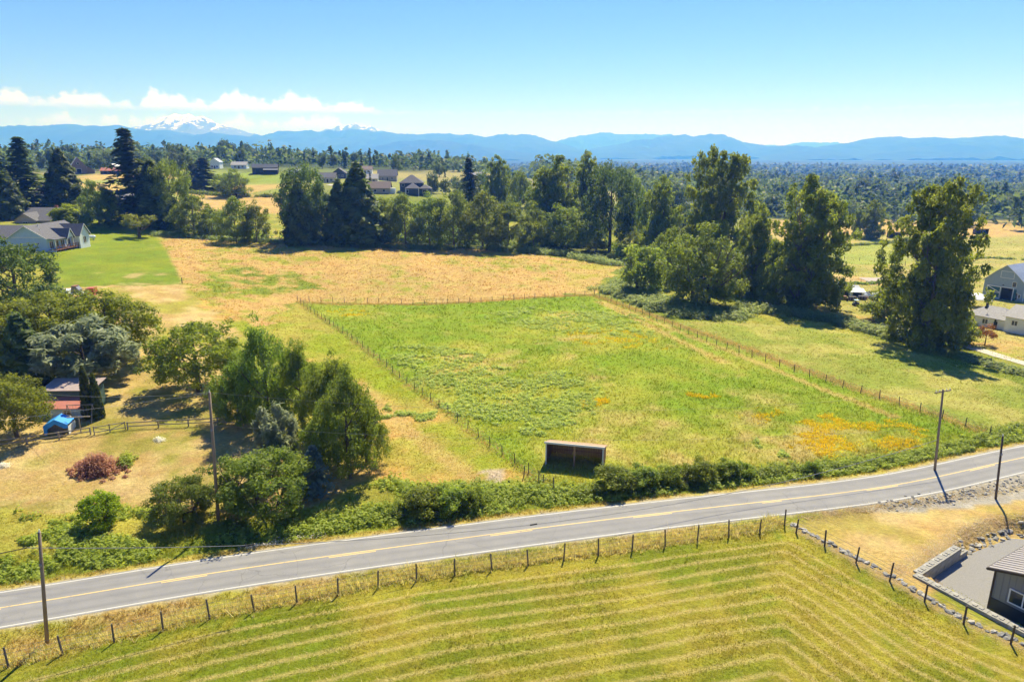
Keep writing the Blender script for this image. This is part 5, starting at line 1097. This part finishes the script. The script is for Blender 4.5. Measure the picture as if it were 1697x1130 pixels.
# ------------------------------------------------------------------ grey barn and white house at the right edge
A = Vector(pz(1627, 491, -3.35)); Bp = Vector(pz(1694, 502, -3.35)); d = (Bp-A); wB = math.hypot(d.x, d.y); H = root_at('barn', A, d, 'grey blue barn with a metal roof and teal sliding door', 'barn')
c_ = wB*.5; ze, zr = 5.2, rise(A.y, A.z, 434)*.97; zk = (zr-ze)*.54+ze
poly = [(0, -1), (wB, -1), (wB, ze), (wB*.74, zk+.1), (c_, zr), (wB*.26, zk+.1), (0, ze)]
MB().prism(poly, 'y', 0, 24).build('wall', GREYB, H)
m = MB(); o_ = .35
for a, b in (((-.5, ze-.45), (wB*.26, zk+.2)), ((wB*.26, zk+.2), (c_, zr+.1)), ((c_, zr+.1), (wB*.74, zk+.2)), ((wB*.74, zk+.2), (wB+.5, ze-.45))): m.slab([(a[0], -o_, a[1]), (b[0], -o_, b[1]), (b[0], 24+o_, b[1]), (a[0], 24+o_, a[1])], .12)
m.build('roof', TINROOF, H)
dr = MB().b2((1.0, -.16, 0), (4.6, -.06, 3.6)).build('sliding_door', TEAL, H)
for q in (((1.0, 0), (4.6, .22)), ((1.0, 3.38), (4.6, 3.6)), ((1.0, 1.7), (4.6, 1.9)), ((1.0, .22), (1.22, 3.38)), ((4.38, .22), (4.6, 3.38))): MB().b2((q[0][0], -.2, q[0][1]), (q[1][0], -.165, q[1][1])).build('door_board', TRIM, dr)
for z_ in (.96, 2.64): MB().box((2.8, -.21, z_), (3.4, .03, .18), ry=math.atan2(1.4, 3.2)).build('door_brace', TRIM, dr)
MB().b2((4.75, -.05, 0), (7.6, -.02, 3.4)).build('door_shade_sheet', SHADE_IN, H); MB().b2((4.65, -.14, 3.42), (7.8, -.02, 3.62)).build('door_lintel', TRIM, H); MB().b2((7.6, -.14, 0), (7.8, -.02, 3.4)).build('door_jamb', TRIM, H); MB().b2((7.9, -.14, .1), (8.5, -.04, 3.3)).build('open_door', TEAL, H)  # near-black sheet on the wall paints the shade beyond the doorway
window(H, (c_+.4, 0, zr-2.6), 3.2, 1.7, '-y', gm=GREYB, name='loft_door'); window(H, (wB*.74, 0, 4.6), .9, 1.3, '-y'); window(H, (wB*.82, 0, 1.4), .8, 1.8, '-y', name='side_door'); window(H, (wB*.9, 0, 1.6), .5, .9, '-y')
MB().b2((wB-.12, -.04, -1), (wB+.06, -.003, ze)).build('corner_board', TRIM, H); MB().box((c_-.2, -.1, 4.1), (.3, .2, .25)).build('lamp', METALDARK, H)
A = at(1603, 536); Bp = at(1661, 547); d = Bp-A; L1 = math.hypot(d.x, d.y); H = root_at('house', A, d, 'white house with grey roofs at the right edge', 'house')
hip(H, -.5, L1+.6, 0, 7.5, 2.6, 4.6, WHITE, SHINGLE_L, .45, inset=3.0); gable(H, L1+.65, L1+14, -1.0, 8, 3.9, 5.8, 'x', WHITE, SHINGLE_L, .5)
for x_ in (.9, 3.7): window(H, (x_, 0, 1.45), 1.1, 1.0, '-y', panes=2)
window(H, (6.0, 0, 1.25), .7, 1.2, '-y'); window(H, (L1+2.6, -1.0, 2.5), 1.1, 1.0, '-y', panes=2); window(H, (L1+7, -1.0, 2.5), 1.1, 1.0, '-y', panes=2)
MB().tube([(3.0, 1.4, 4.0), (3.0, 1.2, 4.5)], .06, 6).build('dish_mast', METALDARK, H); MB().tube([(3.0, 1.2, 4.45), (3.0, 1.02, 4.55)], [.12, .42], 12).build('satellite_dish', METALDARK, H); MB().b2((1.6, 3.4, 4.0), (2.0, 3.8, 5.1)).build('chimney', DKTRIM, H)
b = at(1618, 508); pv_ = empty('pavilion', b, R(-30)); tag(pv_, 'white party tent roof behind the white house', 'tent')
MB().add([(-3, -3, 2.4), (3, -3, 2.4), (3, 3, 2.4), (-3, 3, 2.4), (0, 0, 3.7), (-3, -3, 2.2), (3, -3, 2.2), (3, 3, 2.2), (-3, 3, 2.2)], [(0,1,4),(1,2,4),(2,3,4),(3,0,4),(0,5,6,1),(1,6,7,2),(2,7,8,3),(3,8,5,0)]).build('canopy', WHITE, pv_)
for x_ in (-2.9, 2.9):
    for y_ in (-2.9, 2.9): MB().tube([(x_, y_, -.2), (x_, y_, 2.25)], .05, 6).build('leg', METALGREY, pv_)
for px, py in ((1612,534),(1623,537)): plant('bright0', at(px, py), 1.3, 2.0, 'yellow green clipped bush at the '+('left' if px == 1612 else 'middle')+' window of the white house', 'shrub', name='shrub')
plant('arbor0', at(1647, 545), 2.2, .7, 'dark little cypress against the white house', 'shrub', name='shrub')
# gravel drive
def ribbon(name, pts, w, mat, label, lift=.06):
    c_ = catmull(np.array([P2(*p) for p in pts]), 1.5); t = np.gradient(c_, axis=0); t /= np.linalg.norm(t, axis=1)[:, None]; n_ = np.stack([-t[:, 1], t[:, 0]], 1); cols = np.array([-.5, -.25, 0, .25, .5])
    V = (c_[:, None]+n_[:, None]*cols[None, :, None]*w*(1+.25*(fbm(c_[:, 0], c_[:, 1], 3, 4, 2)-.5))[:, None, None]).reshape(-1, 2); k_ = 5
    z = terrain_arr(V[:, 0], V[:, 1])+lift; F = np.array([(i*k_+j, i*k_+j+1, (i+1)*k_+j+1, (i+1)*k_+j) for i in range(len(c_)-1) for j in range(k_-1)])
    o = np_obj(name, np.column_stack([V, z]), F, mat, smooth_=True); tag(o, label, kind='structure'); return o
ribbon('path', ((1470,540),(1500,550),(1560,564),(1620,579),(1697,602),(1780,626)), 2.6, simple('pale_gravel', (.50, .46, .40), .95, .15, 5, bump=.5), 'pale gravel drive passing the great cottonwood clump')
ribbon('path', ((545,306),(580,312),(610,322)), 4, simple('grey_gravel', (.45, .42, .40), .95, .12, 3), 'grey gravel drive on the hill')

# ------------------------------------------------------------------ field shelter in the pasture
A = at(904, 771); Bp = at(999, 780); d = Bp-A; L1 = math.hypot(d.x, d.y); H = root_at('field_shelter', A, d, 'open fronted wooden field shelter with white edged roof in the pasture', 'shelter')
hf, hb, dp = 2.85, 1.6, 3.4
MB().prism([(.06, -.3), (dp, -.3), (dp, hb), (.06, hf)], 'x', 0, .12).build('side_wall', INNER, H); MB().prism([(.06, -.3), (dp, -.3), (dp, hb), (.06, hf)], 'x', L1-.12, L1).build('side_wall', INNER, H)
for i in range(int(L1/.3)):
    x_ = .13+i*.3; MB().b2((x_, dp-.06, -.3), (min(x_+.285, L1-.13), dp, hb-.08)).build('board', INNER, H)
for z_ in (.6, 1.3): MB().b2((.13, dp-.14, z_), (L1-.13, dp-.063, z_+.12)).build('girt', DECKRED, H)
MB().slab([(-.15, -.12, hf+.12), (L1+.15, -.12, hf+.12), (L1+.15, dp+.2, hb+.06), (-.15, dp+.2, hb+.06)], .07).build('roof', simple('brown_metal_roof', (.42, .27, .19), .5, .12, 1.5), H)
MB().b2((-.16, -.19, hf-.1), (L1+.16, -.125, hf+.14)).build('fascia', TRIM, H)
for x_ in (-.02, L1-.12): MB().b2((x_, -.06, -.3), (x_+.14, .055, hf-.02)).build('corner_post', TRIM, H)
MB().b2((L1/2-.08, .02, -.3), (L1/2+.08, .17, hf-.02)).build('centre_post', simple('pine_post', (.42, .25, .17), .8, .15, 3), H)

# ------------------------------------------------------------------ metal building, yard and walls at the lower right
yv = np.array(YARD_IN); MBy = MB().add([(p[0], p[1], YARD_Z+.035) for p in YARD_IN], [tuple(range(len(YARD_IN)))]); yo = MBy.build('gravel_yard', GRAVEL); tag(yo, 'grey gravel yard around the metal building', kind='structure')
A = Vector(pz(1637, 1008, YARD_Z)); H = root_at('metal_building', A, tuple(YD), 'grey metal building with white window at the right edge', 'building')
W_, D_, he, hr = 10.0, 14.0, 3.95, 5.5
gable(H, 0, W_, 0, D_, he, hr, 'y', METALGREY, METALROOF, .45, zb=-.1)
for f_ in range(22):
    x_ = .02+f_*(W_/22); zt = he+(hr-he)*(1-abs(x_+.1-W_/2)/(W_/2)); MB().b2((x_+.10, -.035, 1.25), (x_+.17, -.002, zt-.1)).build('siding_rib', METALGREY, H)
m = MB()
MB().b2((-.03, -.05, -.05), (W_+.03, -.004, 1.2)).build('wainscot', METALDARK, H); MB().b2((-.05, -.003, -.05), (-.004, D_, 1.2)).build('wainscot', METALDARK, H)
MB().b2((-.07, -.07, -.05), (.09, -.052, he+.05)).build('corner_trim', DKTRIM, H); MB().b2((-.07, -.07, -.05), (-.052, .1, he+.05)).build('corner_trim', DKTRIM, H)
window(H, (2.3, -.04, 2.15), 1.9, 1.1, '-y', panes=2, d=.07)
for k_ in range(32):
    y_ = -.4+k_*(D_+.8)/31; sl = (hr-he)/(W_/2)
    for s in (0, 1):
        a = (-.45, he-.45*sl+.115) if s == 0 else (W_+.45, he-.45*sl+.115); b = (W_/2, hr+.115)
        MB().slab([(a[0], y_-.03, a[1]), (b[0], y_-.03, b[1]), (b[0], y_+.03, b[1]), (a[0], y_+.03, a[1])], -.045).build('roof_rib', METALROOF, H)
MB().b2((-.55, -.45, he-.26), (-.46, D_+.45, he-.1)).build('gutter', DKTRIM, H)
sl = (hr-he)/(W_/2)
for a, b in (((-.45, he-.45*sl), (W_/2, hr)), ((W_/2, hr), (W_+.45, he-.45*sl))): MB().prism([(a[0], a[1]+.1), (b[0], b[1]+.1), (b[0], b[1]-.12), (a[0], a[1]-.12)], 'y', -.51, -.455).build('rake_trim', DKTRIM, H)
# retaining wall of concrete blocks
def blk(rg):
    m = MB().b2((.01, .01, .008), (1.49, .74, .745)); m.b2((.35, .2, .742), (.65, .55, .80)); m.b2((.85, .2, .742), (1.15, .55, .80)); me = m.mesh('block', CONC); return me
BL = blk(0); wz = YARD_Z-.15
RW_ = root_at('retaining_wall', (YK[0], YK[1], wz), tuple(YE), 'concrete block retaining wall at the back of the gravel yard', 'wall')
for c in range(2):
    for i in range(6-c*1):
        o = bpy.data.objects.new('block', BL); link(o, RW_); o.location = (-.75*c+i*1.5+(0 if c == 0 else .75), 0, c*.75); o.rotation_euler = (0, 0, random.Random(i+c*9).gauss(0, .008))
RW_.location.x -= YE[0]*.0; 
RW2 = root_at('retaining_wall', (YK[0]-YE[0]*.02, YK[1]-YE[1]*.02, wz), tuple(YD), 'low concrete block wall between the yard and the fence', 'wall'); s_ = -1.0 if (YD[0]*YE[1]-YD[1]*YE[0]) > 0 else 1.0
for c in range(2):
    for i in range(14):
        o = bpy.data.objects.new('block', BL); link(o, RW2); o.location = (-.8+i*1.5+c*.4, (-.76 if s_ < 0 else .01), c*.75-.02*i*c)
# stones: rock border along the fence, boulders behind the wall, stone bank by the road
def stone_mesh(seed):
    bm = bmesh.new(); bmesh.ops.create_icosphere(bm, subdivisions=1, radius=.5); rg = random.Random(seed)
    for v in bm.verts: v.co *= rg.uniform(.72, 1.18); v.co.z *= .72
    m = bpy.data.meshes.new('stone'); bm.to_mesh(m); bm.free(); m.materials.append(STONE if seed % 3 else STONE_L); return m
SM = [stone_mesh(i) for i in range(6)]
def stones(name, pts, n, w, smin, smax, label, seed, cat='rocks', world_pts=False, sink=.3):
    x, y = along(pts if world_pts else [P2(*p) for p in pts], n, w); z = terrain_arr(x, y); r = empty(name, (x[0], y[0], z[0])); tag(r, label, cat); rg = random.Random(seed)
    for i in range(n):
        s = rg.uniform(smin, smax); o = bpy.data.objects.new('stone', SM[rg.randrange(6)]); link(o, r); o.location = (x[i]-x[0], y[i]-y[0], z[i]-z[0]+s*(.36-sink)); o.rotation_euler = (rg.uniform(-.4, .4), rg.uniform(-.4, .4), rg.uniform(0, 6.28)); o.scale = (s*rg.uniform(.9, 1.5), s, s*rg.uniform(.7, 1))
    return r
stones('rock_border', [tuple(p) for p in FNB+np.array([.95, .55])], 150, .16, .25, .62, 'row of grey rocks along the corner fence', 3, world_pts=True)
stones('boulder_bank', [tuple(YK+YE*8.6-YD*.5), tuple(YK+YE*12-YD*.3), tuple(YK+YE*16.5+YD*.3), tuple(YK+YE*22+YD*4)], 90, .35, .25, .6, 'bank of boulders beyond the concrete block wall', 4, world_pts=True, sink=.25)
stones('stone_bank', ((1470,838),(1540,828),(1620,815),(1710,797)), 220, .5, .14, .42, 'dark rubble bank below the gravel shoulder', 5)
# pale straw mulch above the yard wall and along the rocks
x, y = along([tuple(YK-YD*1.6-YE*1.5), tuple(YK+YE*9-YD*1.6), tuple(YK+YE*16-YD*1.0), tuple(YK+YE*24+YD*4)], 5200, .55); V, F, cc = blades(x, y, np.full(len(x), .07), np.full(len(x), .07), np.tile(C(.62, .53, .38), (len(x), 1)), 3, 2.5); tag(np_obj('dry_straw', V, F, gmat, col=cc), 'pale straw above the yard wall', kind='stuff')
x, y = along([tuple(p) for p in FNB+np.array([.5, .35])], 5200, .38); V, F, cc = blades(x, y, np.full(len(x), .07), np.full(len(x), .06), np.tile(C(.58, .49, .33), (len(x), 1)), 3, 2.5); tag(np_obj('dry_straw', V, F, gmat, col=cc), 'pale straw along the rock border', kind='stuff')
x, y = along([P2(*p) for p in ((1330,858),(1420,845),(1500,836),(1600,822),(1720,800))], 4200, .45); V, F, cc = blades(x, y, np.full(len(x), .09), np.full(len(x), .06), np.tile(C(.60, .50, .32), (len(x), 1)), 3, 2.0); tag(np_obj('dry_straw', V, F, gmat, col=cc), 'pale dry grass edge below the road', kind='stuff')

# ------------------------------------------------------------------ garden things on the left
A = at(98, 692); H = root_at('shed', A, (1, .03), 'red roofed shed with a green band and pale wall', 'shed')
MB().b2((-3.2, 0, -.5), (3.3, 2.4, 1.5)).build('wall', PALEBLUE, H); MB().slab([(-3.5, -.25, 1.45), (3.6, -.25, 1.45), (3.6, 2.45, 2.25), (-3.5, 2.45, 2.25)], .07).build('lower_roof', REDROOF, H)
MB().b2((-3.2, 2.42, -.5), (3.3, 5.6, 3.1)).build('green_wall', GREENW, H); MB().slab([(-3.5, 2.25, 3.12), (3.6, 2.25, 3.12), (3.6, 6.0, 3.75), (-3.5, 6.0, 3.75)], .07).build('upper_roof', PINKROOF, H); MB().b2((3.02, 2.3, 1.8), (3.2, 2.415, 3.05)).build('corner_post', TRIM, H)
window(H, (1.2, 0, .8), .9, .6, '-y'); window(H, (-1.4, 0, .7), .8, 1.3, '-y', name='door', gm=GREENW)
A = at(94, 719); T = root_at('tarp_shelter', A, (1, .22), 'bright blue tarp shelter with an open end', 'tent'); T.scale = (.88, .88, .88)
pf = [(-1.55, 0), (-1.55, 1.5), (0, 2.35), (1.55, 1.5), (1.55, 0)]
m = MB(); m.slab([(-1.6, 0, 1.5), (0, 0, 2.4), (0, 2.6, 2.4), (-1.6, 2.6, 1.5)], .03); m.slab([(0, 0, 2.4), (1.6, 0, 1.5), (1.6, 2.6, 1.5), (0, 2.6, 2.4)], .03); m.build('tarp_roof', BLUETARP, T)
MB().prism([(-1.6, 1.46), (0, 2.36), (1.6, 1.46), (1.6, 1.0), (1.1, .95), (0, 1.7), (-1.1, 1.0), (-1.25, 0), (-1.6, 0)], 'y', -.03, .01).build('front_flap', BLUETARP, T)
MB().b2((-1.62, .02, 0), (-1.58, 2.6, 1.48)).build('side_tarp', BLUETARP, T); MB().b2((1.58, .02, 0), (1.62, 2.6, 1.2)).build('side_panel', WHITE, T); MB().b2((-1.55, 1.2, 0), (1.55, 2.5, 1.15)).build('stored_load', simple('grey_brown_load', (.30, .26, .21), .9, .35, 4, bump=.8), T)
for x_ in (-1.55, 1.55): MB().tube([(x_, .02, -.1), (x_, .02, 1.5)], .03, 6).build('pole', METALGREY, T)
b = at(134, 714); T = empty('clothes_post', b, R(8)); tag(T, 'T shaped clothes line post behind the rail fence', 'post'); MB().tube([(0, 0, -.3), (0, 0, 2.1)], .07, 6).build('upright', RAIL, T); MB().b2((-1.4, -.05, 2.0), (1.4, .05, 2.13)).build('crossbar', RAIL, T)
b = at(135, 697); T = empty('swing_frame', b, R(5)); tag(T, 'pale tubular swing frame beside the arborvitae', 'swing')
for x_ in (-1.5, 1.7):
    for s in (-1, 1): MB().tube([(x_, s*.9, -.1), (x_, 0, 2.3)], .045, 6).build('leg', RAIL, T)
MB().tube([(-1.6, 0, 2.3), (1.8, 0, 2.3)], .05, 6).build('top_bar', RAIL, T)
for x_ in (-.6, .7):
    for dx in (-.2, .2): MB().tube([(x_+dx, 0, 2.3), (x_+dx, 0, .55)], .015, 4).build('chain', WIRE, T)
    MB().b2((x_-.25, -.1, .5), (x_+.25, .1, .55)).build('swing_seat', DKTRIM, T)
b = at(112, 700); T = empty('garden_table', b); tag(T, 'small pale garden table beside the red roofed shed', 'table'); MB().tube([(0, 0, .68), (0, 0, .74)], .55, 14).build('table_top', WHITE, T); MB().tube([(0, 0, -.1), (0, 0, .68)], .06, 6).build('leg', METALGREY, T)
# patio with umbrella at the left edge
b = at(14, 640); D = root_at('patio_deck', (b.x-3.2, b.y, b.z), (1, .1), 'red brown patio deck at the left edge', 'deck')
for i in range(14): MB().b2((-3, -.1+i*.36, .22), (5, .24+i*.36, .3)).build('board', DECKRED, D)
MB().b2((-3, -.15, -.4), (5, -.06, .2)).build('skirt', DKTRIM, D)
for x_ in (1, 2.6, 4.2, 4.9): MB().b2((x_-.05, -.05, .3), (x_+.05, .05, 1.25)).build('rail_post', DKTRIM, D)
MB().b2((.9, -.05, 1.2), (5, .05, 1.28)).build('rail', DKTRIM, D)
b = Vector((b.x-1.2, b.y+3.6, b.z+.3)); U = empty('patio_umbrella', b); tag(U, 'white patio umbrella on the red brown deck', 'umbrella'); MB().tube([(0, 0, 0), (0, 0, 2.9)], .035, 6).build('pole', METALGREY, U); MB().tube([(0, 0, 2.2), (0, 0, 2.22), (0, 0, 2.75), (0, 0, 2.8)], [1.9, 1.88, .25, .04], 8).build('canopy', WHITE, U); MB().tube([(0, 0, 0), (0, 0, .1)], .3, 10).build('base', METALDARK, U)
for i, (dx, dy) in enumerate(((.9, -1.6), (2.2, -1.4))):
    c0 = empty('patio_chair', (b.x+dx, b.y+dy, b.z), R(20+150*i)); tag(c0, 'pale patio chair '+('left' if i == 0 else 'right')+' below the white umbrella', 'chair'); MB().b2((-.28, -.26, .4), (.28, .26, .46)).build('seat', WHITE, c0); MB().b2((-.28, .22, .46), (.28, .27, .95)).build('backrest', WHITE, c0)
    for x_ in (-.25, .25):
        for y_ in (-.23, .23): MB().tube([(x_, y_, 0), (x_, y_, .4)], .025, 5).build('leg', METALGREY, c0)
# parked things above the olive trees: flatbed trailer with machinery
b = at(128, 492); T = empty('flatbed_trailer', b, R(8)); tag(T, 'pale flatbed trailer with farm machinery above the olive trees', 'trailer')
MB().b2((-3.6, -1.1, .8), (2.2, 1.1, 1.0)).build('bed', WHITE, T); MB().b2((-3.6, -1.12, 1.0), (-1.2, 1.12, 1.7)).build('side_board', WHITE, T); MB().prism([(-.9, 1.0), (.9, 1.0), (.9, 1.7), (.3, 2.4), (-.5, 2.4)], 'y', -.8, .8).build('machine', METALGREY, T); MB().b2((2.4, -1.1, .4), (4.0, .9, 2.0)).build('red_box', REDP, T); MB().b2((-.6, -.9, 2.42), (.4, .9, 2.55)).build('machine_roof', DECKRED, T)
for x_ in (-2.4, -1.5, 1.4):
    for s in (-1, 1): MB().tube([(x_, s*.85, .42), (x_, s*1.12, .42)], .42, 12).build('wheel', RUBBER, T)
b = at(302, 470); MB().tube([(0, 0, -.3), (0, 0, 1.5)], .09, 6).build('marker_post', POLE_DARK).location = b; tag([o for o in COL.objects if o.name.startswith('marker_post')][0], 'dark post at the corner of the green lawn', 'post')
b = at(556, 662)
# ------------------------------------------------------------------ sheds and clutter by the far paddock
for px, py, L, D_, h0, h1, wm, rm, lab in ((1383,489,6.5,5,3.0,2.4,DKTRIM,TINROOF,'open lean to shed with a pale tin roof in the shed row'), (1406,490,6,4,2.3,1.8,DECKRED,METALGREY,'low shed with a grey roof second in the shed row'), (1420,493,3.6,3,2.0,1.6,WHITE,WHITE,'small shed with a white roof third in the shed row')):
    b = at(px, py); H = root_at('shed', b, (1, -.25), lab, 'shed'); MB().prism([(0, -.3), (D_, -.3), (D_, h0-.06), (0, h1-.06)], 'x', -L/2, L/2).build('wall', wm, H); MB().slab([(-L/2-.3, -.5, h1-.02), (L/2+.3, -.5, h1-.02), (L/2+.3, D_+.3, h0+.06), (-L/2-.3, D_+.3, h0+.06)], .07).build('roof', rm, H); window(H, (0, 0, .9), L*.6, 1.3, '-y', gm=SHADE_IN, fm=RAIL, name='painted_opening')  # front is a near-black pane, painted shade instead of a hollow shed
trailer(at(1366, 492), R(-12), 5.2, 2.2, 2.7, WHITE, 'old white camper with a pink roof at the left of the shed row', 'camper')
_rg = random.Random(9)
for i, (px, py, kind, lab) in enumerate(((1432,491,'tarp','white tarp heap in the middle of the shed row'), (1446,489,'box','grey crate right of the white tarp heap'), (1453,492,'tarp','pale tarp heap at the right of the shed row'), (1441,496,'barrel','brown barrel in front of the grey crate'), (1436,497,'barrel','rusty barrel left of the brown barrel'), (1412,498,'box','dark crate in front of the low sheds'), (1396,497,'box','red brown crate below the lean to shed'), (1404,499,'barrel','dark barrel below the lean to shed'), (1466,489,'box','long grey crate at the end of the shed row'), (1428,497,'box','pale yellow crate beside the rusty barrel'))):
    b = at(px, py)
    if kind == 'barrel':
        T = empty('barrel', b); tag(T, lab, 'barrel'); MB().tube([(0, 0, 0), (0, 0, .1), (0, 0, .45), (0, 0, .8), (0, 0, .9)], [.28, .3, .34, .3, .28], 12).build('body', (DECKRED, DKTRIM)[i % 2], T, True); MB().tube([(0, 0, .43), (0, 0, .47)], .36, 12).build('hoop', METALDARK, T)
    elif kind == 'box':
        T = empty('crate', b, _rg.uniform(-.4, .4)); tag(T, lab, 'crate'); mt = (METALGREY, DKTRIM, DECKRED, CREAM)[i % 4]; MB().b2((-.9, -.6, .08), (.9, .6, 1.1)).build('body', mt, T)
        for x_ in (-.7, 0, .7): MB().b2((x_-.06, -.64, .06), (x_+.06, -.605, 1.12)).build('batten', RAIL, T)
    else:
        T = clumps('tarp_heap', np.array([b.x]), np.array([b.y]), 1.3, 1.6, 1, .3, WHITE, lab, kind='thing'); bpy.data.objects.remove(T)
        bm = bmesh.new(); bmesh.ops.create_icosphere(bm, subdivisions=3, radius=1)
        for v in bm.verts: n_ = float(vnoise(v.co.x*2.2+i, v.co.y*2.2+v.co.z*1.7, i)); v.co = Vector((v.co.x*1.9, v.co.y*1.3, max(v.co.z, -.15)*1.3))*(.75+.5*n_)
        me = bpy.data.meshes.new('tarp_heap'); bm.to_mesh(me); bm.free(); me.materials.append(WHITE); T = link(bpy.data.objects.new('tarp_heap', me)); T.location = b; tag(T, lab, 'tarp')
b = at(1419, 508); T = empty('utility_cart', b, R(-10)); tag(T, 'small dark utility cart on the grass below the shed row', 'cart'); MB().b2((-.8, -.6, .45), (.5, .6, .95)).build('bed', METALDARK, T); MB().b2((-.7, -.55, 1.55), (.4, .55, 1.65)).build('roof', PALEBLUE, T); MB().b2((-.3, -.5, .95), (.0, .5, 1.15)).build('seat', RUBBER, T); MB().tube([(.5, 0, .5), (2.2, .1, .45)], .05, 6).build('drawbar', METALGREY, T)
for x_ in (-.65, .35):
    for y_ in (-.52, .52): MB().tube([(x_, y_, .9), (x_, y_, 1.56)], .03, 5).build('roof_post', METALDARK, T); MB().tube([(x_, y_*1.05, .3), (x_, y_*1.35, .3)], .3, 10).build('wheel', RUBBER, T)
for px, py, lab in ((1484,395,'small run in shed with a pale roof in the far pasture'), (1627,389,'second run in shed behind the great cottonwood clump')):
    b = at(px, py); H = root_at('run_in_shed', b, (1, -.2), lab, 'shed'); MB().prism([(0, -.3), (4, -.3), (4, 2.3), (0, 3.2)], 'x', -3.2, -3.05).build('side_wall', DKTRIM, H); MB().prism([(0, -.3), (4, -.3), (4, 2.3), (0, 3.2)], 'x', 3.05, 3.2).build('side_wall', DKTRIM, H); MB().b2((-3.05, 3.85, -.3), (3.05, 4, 2.3)).build('back_wall', DKTRIM, H); MB().slab([(-3.5, -.4, 3.35), (3.5, -.4, 3.35), (3.5, 4.3, 2.4), (-3.5, 4.3, 2.4)], .1).build('roof', PINKROOF, H)
b = at(1478, 466); sa_ = MB().add([(-9, -5, .12), (9, -5, .12), (10, 6, .12), (-8, 6, .12)], [(0, 1, 2, 3)]).build('riding_arena', simple('arena_sand', (.42, .36, .33), .95, .08, 1)); sa_.location = b; tag(sa_, 'pale sand riding arena in the far paddock', kind='structure')
b = at(1290, 278)
